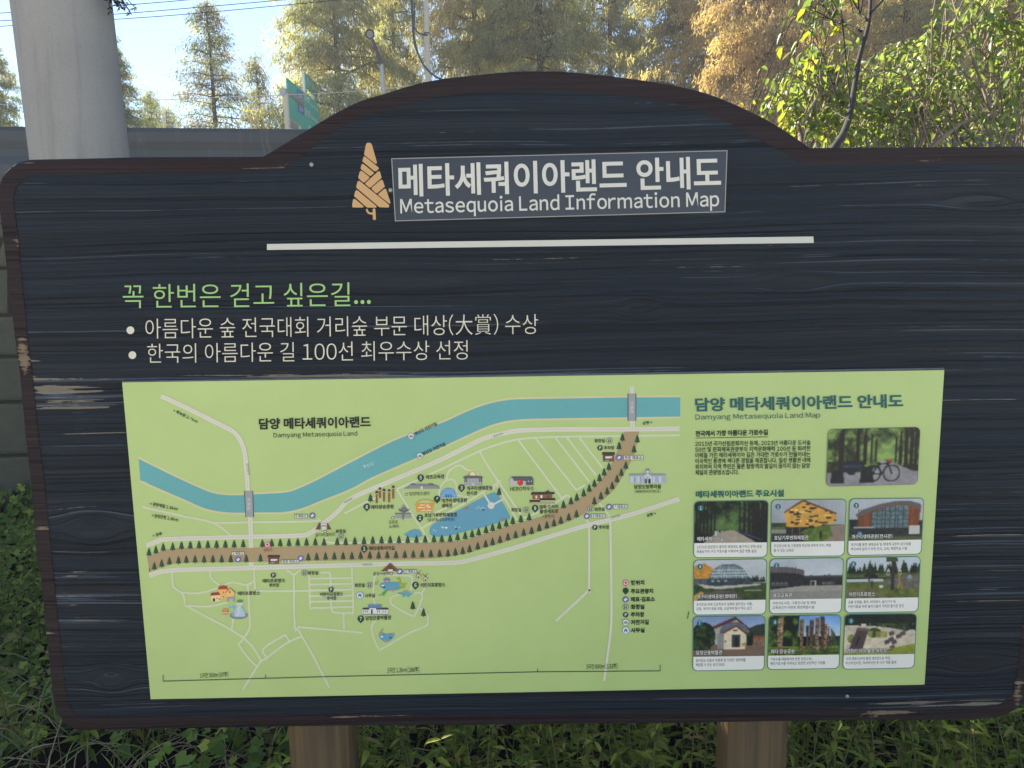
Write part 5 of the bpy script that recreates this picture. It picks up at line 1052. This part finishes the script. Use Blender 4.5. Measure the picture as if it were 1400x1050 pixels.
# ================================================================== SHRUBS AND SAPLING BEHIND THE BOARD'S RIGHT SHOULDER
M_leaf = mat_leaf("green_leaf", .55, .45, .3); M_twig = mat_plain("grey_tan_twig", (0.20,0.15,0.105), .85, .2, 0, .35, 20, .002); M_sap = mat_plain("sapling_bark", (0.035,0.027,0.022), .85, .25, 0, .4, 30, .003)
AX = np.array([[0,0],[.28,0],[.66,0],[1,0]])
def leaf_geo(C, D, Nn, L, Wd, CC, curl=.18):
    """folded, curved leaf: 10 vertices, 8 triangles each"""
    C,D,Nn = map(np.asarray,(C,D,Nn)); n = len(C); S = unit(np.cross(D,Nn)); Nn = unit(np.cross(S,D)); L=L[:,None]; Wd=Wd[:,None]
    ax = [C + D*L*u - Nn*L*curl*u*u for u in (0,.3,.68,1)]; f = .22*Wd
    l1 = ax[1]+S*Wd*.5+Nn*f; r1 = ax[1]-S*Wd*.5+Nn*f; l2 = ax[2]+S*Wd*.36+Nn*f*.7; r2 = ax[2]-S*Wd*.36+Nn*f*.7
    V = np.stack(ax+[l1,r1,l2,r2],1).reshape(-1,3); T = np.array([(0,4,1),(0,1,5),(4,6,1),(6,2,1),(1,2,7),(1,7,5),(6,3,2),(2,3,7)])
    F = (np.arange(n)[:,None,None]*8 + T[None]).reshape(-1,3); return V, F, np.repeat(CC,8,axis=0)
class Leaves:
    def __init__(s, seed): s.r = np.random.default_rng(seed); s.C=[];s.D=[];s.N=[];s.L=[];s.W=[];s.K=[]
    def add(s, c, d, n, l, w, k): s.C.append(c);s.D.append(d);s.N.append(n);s.L.append(l);s.W.append(w);s.K.append(k)
    def build(s, name, mat, par=None, curl=.18):
        V,F,K = leaf_geo(np.array(s.C),unit(np.array(s.D)),unit(np.array(s.N)),np.array(s.L),np.array(s.W),np.array(s.K),curl); return put(name, np_mesh(name,V,F,K,True), mat, par)
GREENS=[np.array(c) for c in ((.19,.27,.075),(.24,.32,.09),(.14,.21,.06),(.29,.34,.11),(.20,.24,.09))]; YELL=[np.array(c) for c in ((.34,.36,.05),(.24,.30,.045),(.42,.40,.07))]
def along(pts, u):
    A = np.array(pts); L = np.r_[0,np.cumsum(np.linalg.norm(np.diff(A,axis=0),axis=1))]; q = u*L[-1]; return np.array([np.interp(q,L,A[:,i]) for i in range(3)])
def twig_leaves(lv, pts, n, size, cols, u0=.3, ratio=.5):
    r = lv.r; tg = unit(np.array(pts[-1])-np.array(pts[0]))
    for k in range(n):
        u = u0+(1-u0)*(k+r.random())/n; c = along(pts,u); sgn = 1 if k % 2 else -1; side = unit(np.cross(tg,[0,0,1])+1e-6)*sgn
        d = side*r.uniform(.4,1)+tg*r.uniform(.2,.9)+np.array([0,0,-1])*r.uniform(.25,1.1)+r.normal(0,.2,3); nn = np.array([0,0,1.0])+r.normal(0,.45,3)+np.array([-.2,0,0])
        l = size*r.uniform(.65,1.25); lv.add(c,d,nn,l,l*ratio*r.uniform(.8,1.15),cols[r.integers(len(cols))]*r.uniform(.8,1.2))
def shrub(name, label, cat, basepx, stems, region, ntw, nleaf, size, cols, seed, Yr=(.75,1.7), thick=.007, extra_yellow=None):
    """stems: photo-measured polylines [(px,py)...], Y, radius; twigs grow to tips spread through region"""
    r = np.random.default_rng(seed); Yb = (Yr[0]+Yr[1])/2; o3 = at(basepx, 205, Yb); o3[2] = .25; root = thing(name, label, cat, tuple(o3)); st = MB(); lv = Leaves(seed+1); paths = []
    for (pl, Y, rad) in stems:
        P_ = [at(x,y_,Y + .05*i) for i,(x,y_) in enumerate(cr(pl,3))]; P_ = [np.array([o3[0]*.5+P_[0][0]*.5, P_[0][1], o3[2]-.1])] + P_ if pl[0][1] > 190 else P_
        st.tube([p-o3 for p in P_], list(np.linspace(rad*1.1, rad*.55, len(P_))), 7); paths.append(P_)
    reg = np.array(region); lo, hi = reg.min(0), reg.max(0); pc_ = Pic(2,2)
    def inside(x, y_):
        c = False
        for i in range(len(reg)):
            (x0,y0),(x1,y1) = reg[i-1], reg[i]
            if (y0 > y_) != (y1 > y_) and x < (x1-x0)*(y_-y0)/(y1-y0)+x0: c = not c
        return c
    made = 0
    while made < ntw:
        x, y_ = r.uniform(lo,hi)
        if not inside(x,y_): continue
        made += 1; tip = at(x,y_,r.uniform(*Yr)); root_pt = None
        if paths and r.random() < .75:
            cand = [along(pp, r.uniform(.25,1)) for pp in paths for _ in range(3)]; cand = [c for c in cand if c[2] < tip[2]+.05] or cand; root_pt = min(cand, key=lambda c: np.linalg.norm(c-tip))
        if root_pt is None or np.linalg.norm(root_pt-tip) > .55: root_pt = tip + np.array([r.uniform(-.3,.3), r.uniform(-.15,.15), -r.uniform(.25,.5)])
        mid = (root_pt+tip)/2 + np.array([0,0,.06+.1*r.random()])+r.normal(0,.03,3); droop = tip + unit(tip-mid)*.06 + np.array([0,0,-.05])
        P_ = [np.array(p) for p in cr([root_pt,mid,tip,droop],3)]; st.tube([p-o3 for p in P_], list(np.linspace(thick*.5, .0012, len(P_))), 4, cap=False)
        twig_leaves(lv, [p-o3 for p in P_], int(nleaf*r.uniform(.7,1.3)), size, (extra_yellow if extra_yellow and r.random() < .3 and y_ > 95 else cols))
    st.build("stems", M_twig if name != "sapling" else M_sap, root, True); lv.build("leaves", M_leaf, root); return root
shrub("shrub", "bright green shrub with a pale cut stem at the arch's right foot", "shrub", 1100, [([(1096,204),(1094,180),(1097,150)],1.0,.011),([(1099,200),(1107,170),(1112,152)],1.02,.007),([(1105,205),(1128,160),(1150,140),(1175,150)],1.1,.006),([(1098,170),(1120,130),(1142,128),(1160,146)],.95,.005)],
      [(1038,152),(1052,122),(1085,96),(1130,84),(1172,78),(1172,205),(1112,202),(1060,168)], 74, 17, .039, GREENS, 31, (.95,1.7), extra_yellow=YELL)
shrub("shrub", "dense leafy shrub in the middle, right of the leaning sapling", "shrub", 1250, [([(1256,202),(1270,170),(1281,147),(1278,110)],1.1,.009),([(1272,202),(1313,170),(1340,160),(1354,150)],.95,.010),([(1166,136),(1200,148),(1245,166),(1291,175),(1330,163),(1356,146)],1.25,.006),([(1270,203),(1300,150),(1290,90)],1.4,.006),([(1225,203),(1232,160),(1215,120)],1.3,.006),([(1240,203),(1262,150),(1268,96)],1.2,.006)],
      [(1165,205),(1168,100),(1192,70),(1222,58),(1262,40),(1296,30),(1306,205)], 100, 17, .039, GREENS, 41, (1.0,2.0))
shrub("shrub", "tangled shrub with many bare tan stems at the right edge", "shrub", 1345, [([(1356,202),(1354,170),(1352,122)],1.0,.010),([(1303.6,203),(1303,160),(1295,90),(1293,0)],1.05,.006),([(1354,150),(1330,80),(1305,8),(1298,-20)],1.15,.006),([(1324,64),(1340,68),(1350,82)],1.2,.005),([(1330,203),(1306,180),(1290,160)],1.2,.007),([(1385,203),(1372,170),(1390,120),(1400,60)],1.3,.008),([(1305,52),(1330,33),(1354,17),(1410,3)],1.1,.007),([(1368,203),(1388,150),(1420,110)],1.0,.006),([(1385,203),(1410,170),(1440,150)],1.15,.005)],
      [(1296,205),(1292,40),(1300,-30),(1470,-40),(1470,205)], 112, 17, .04, GREENS, 51, (1.0,2.0))
shrub("sapling", "leaning young tree with a dark bare trunk right of the arch", "young tree", 1140, [([(1139,204),(1152,185),(1161,160),(1168,120),(1175,78),(1187,35),(1190,0),(1192,-40)],.5,.0112),([(1178,43),(1150,31),(1128,30),(1103,30)],.5,.003),([(1186,28),(1172,12),(1166,-5)],.5,.0035),([(1190,18),(1207,0),(1216,-14)],.5,.004),([(1163,165),(1150,158),(1138,151)],.5,.0025)],
      [(1078,64),(1084,10),(1100,-30),(1165,-30),(1158,10),(1140,40)], 14, 8, .034, GREENS+YELL[:1], 61, (.5,.75), .004)

# ================================================================== UNDERGROWTH (nobody could count it): ivy, weeds, dry grass
IVYC=[.75*np.array(c) for c in ((.19,.28,.05),(.26,.35,.06),(.13,.20,.045),(.40,.44,.075),(.21,.30,.055))]; WEEDC=[.78*np.array(c) for c in ((.28,.36,.05),(.22,.29,.045),(.36,.43,.065),(.15,.21,.04),(.42,.44,.08),(.33,.27,.09))]
r = np.random.default_rng(99); ANG = np.radians([0,22,40,66,90,125,155,180,205,235,270,294,320,338]); RAD = np.array([.42,.36,.62,.42,1.0,.44,.72,.2,.72,.44,1.0,.42,.62,.36])
ANG = np.radians([-90,-62,-38,-8,18,50,72,90,108,130,162,188,218,242]); RAD = np.array([.2,.6,.68,.62,.82,.62,.7,1.05,.7,.62,.82,.62,.68,.6])
def ivy(n, region, seed):
    r = np.random.default_rng(seed); V=[];F=[];K=[]; c0 = 0; k = 0
    while k < n:
        x = r.uniform(*region[0]); wy = wall_y(x); up = r.random()
        if up < .22: y = wy - .05 - .06*r.random(); z = .02 + abs(r.normal(0,.16)); nrm = np.array([0,-1,.35])
        else: y = wy - .08 - (wy-.35)*r.random()**1.3; z = bank(x,y)+.05+.22*r.random()*(.5+.5*math.sin(5*x+3*y)); nrm = np.array([0,-.55,.9])
        if y < 1.05 and math.sin(6.1*x+1)+math.sin(7.3*y+2.2*x)+.6*math.sin(15*x-4*y) < .55: k += .15; continue
        k += 1; nrm = unit(nrm + r.normal(0,.38,3)); t1 = unit(np.cross(nrm,r.normal(0,1,3))); t2 = np.cross(nrm,t1); s = r.uniform(.014,.038); c = np.array([x,y,z]); pts = [c - nrm*.2*s] + [c + t1*math.cos(a)*q*s + t2*math.sin(a)*q*s for a,q in zip(ANG,RAD)]
        V += pts; m = len(ANG); F += [(c0,c0+1+i,c0+1+(i+1)%m) for i in range(m)]; kc = IVYC[r.integers(5)]*r.uniform(.7,1.35); K += [kc]*(m+1); c0 += m+1
    return np_mesh("ivy", V, np.array(F), np.array(K))
M_ivy = mat_leaf("ivy_leaf", .3, .5, .25); M_weed = mat_leaf("weed_leaf", .4, .5, .25)
tag(put("ivy", ivy(13000, ((-4.6,-.7),), 71), M_ivy), "dark lobed ivy covering the bank left of the board", "ivy", None, "stuff")
lv = Leaves(5); stm = MB(); r = lv.r
def weed(x, y, h, cols, size, ratio):
    z = bank(x,y); lean = r.normal(0,.16,2); P_ = [np.array([x+lean[0]*h*u*u, y+lean[1]*h*u*u, z+h*u]) for u in (0,.35,.7,1)]; stm.tube(P_, [.0028,.0024,.0018,.001], 4, cap=False); m = int(h/.036); az = r.random()*6.28
    for k in range(m):
        u = .15+.85*(k+.5)/m; c = along(P_,u); az += 1.57+r.normal(0,.25)
        for q in (0, math.pi):
            a = az+q+r.normal(0,.2); d = np.array([math.cos(a),math.sin(a),r.uniform(-.25,.65)]); l = size*r.uniform(.6,1.2)*(1.1-.45*u); lv.add(c,d,np.array([0,0,1])+r.normal(0,.25,3),l,l*ratio,cols[r.integers(len(cols))]*r.uniform(.75,1.25))
def weeds(n, x0, x1, hmin, hmax, y0=.16, y1=None):
    for _ in range(n):
        x = r.uniform(x0,x1); y = y0 + (min(y1 or 9, wall_y(x)-.25)-y0)*r.random()**1.25; weed(x,y,r.uniform(hmin,hmax),WEEDC,r.uniform(.036,.07),r.uniform(.22,.36))
weeds(1000, -.75, 2.7, .26, .58, .16, 1.7); weeds(350, -.9, 3.6, .3, .6, 1.5); weeds(60, -1.4, -.6, .12, .30, .5); weeds(260, -2.7, -1.25, .16, .40, .6, 2.6); weeds(60, 1.2, 2.4, .3, .62, .2, 1.0); weeds(40, -3.4, -2.4, .2, .4, .3, 1.6)
wd = lv.build("weeds", M_weed, None, .3); tag(wd, "green narrow-leaved weeds growing thickly under and behind the board", "weeds", None, "stuff"); stm.build("weed_stems", mat_plain("weed_stem", (.10,.11,.04), .8, .2, 0, .3), wd)
g = MB(); r2 = np.random.default_rng(17)
for k in range(900):
    x = r2.uniform(-2.4,-.2) if k < 620 else r2.uniform(-.2,2.5); y = r2.uniform(.05,1.15) if k < 620 else r2.uniform(.1,1.6); z = bank(x,y); l = r2.uniform(.15,.5); a = r2.uniform(0,6.28); q = r2.uniform(.3,1.3); d = np.array([math.cos(a)*q, math.sin(a)*q*.6, r2.uniform(.1,1)]); d = unit(d)
    P_ = [np.array([x,y,z]), np.array([x,y,z])+d*l*.5, np.array([x,y,z])+d*l+np.array([0,0,-l*.35])]; c = np.array((.34,.26,.15) if k % 3 else (.20,.22,.08))*r2.uniform(.5,1.2); g.tube(cr(P_,4), [.002]*7+[.0012,.0008], 4, tuple(c), False)
dg = NT("dry_grass_blade"); dg.fin(dg.attr(), .8, .15); tag(g.build("dry_grass", dg.m, None, col=True), "dry brown grass stalks among the weeds at the bottom left", "dry grass", None, "stuff")
# added volume imitating the lens glare that pales the far trees
g = MB(); g.box((-80,-12,-1.5),(80,60,24)); hz = NT("glare_haze"); vol = hz.n("ShaderNodeVolumePrincipled"); vol.inputs["Color"].default_value = (.95,.96,1,1); vol.inputs["Density"].default_value = HAZE; vol.inputs["Anisotropy"].default_value = 0.0
hz.t.links.new(vol.outputs[0], hz.out.inputs["Volume"]); hz.t.nodes.remove(hz.b); tag(g.build("haze", hz.m), "thin pale haze added to imitate lens glare over the far conifers", "haze", None, "stuff")
bpy.data.objects.remove(_fo); bpy.data.scenes.remove(_fs)
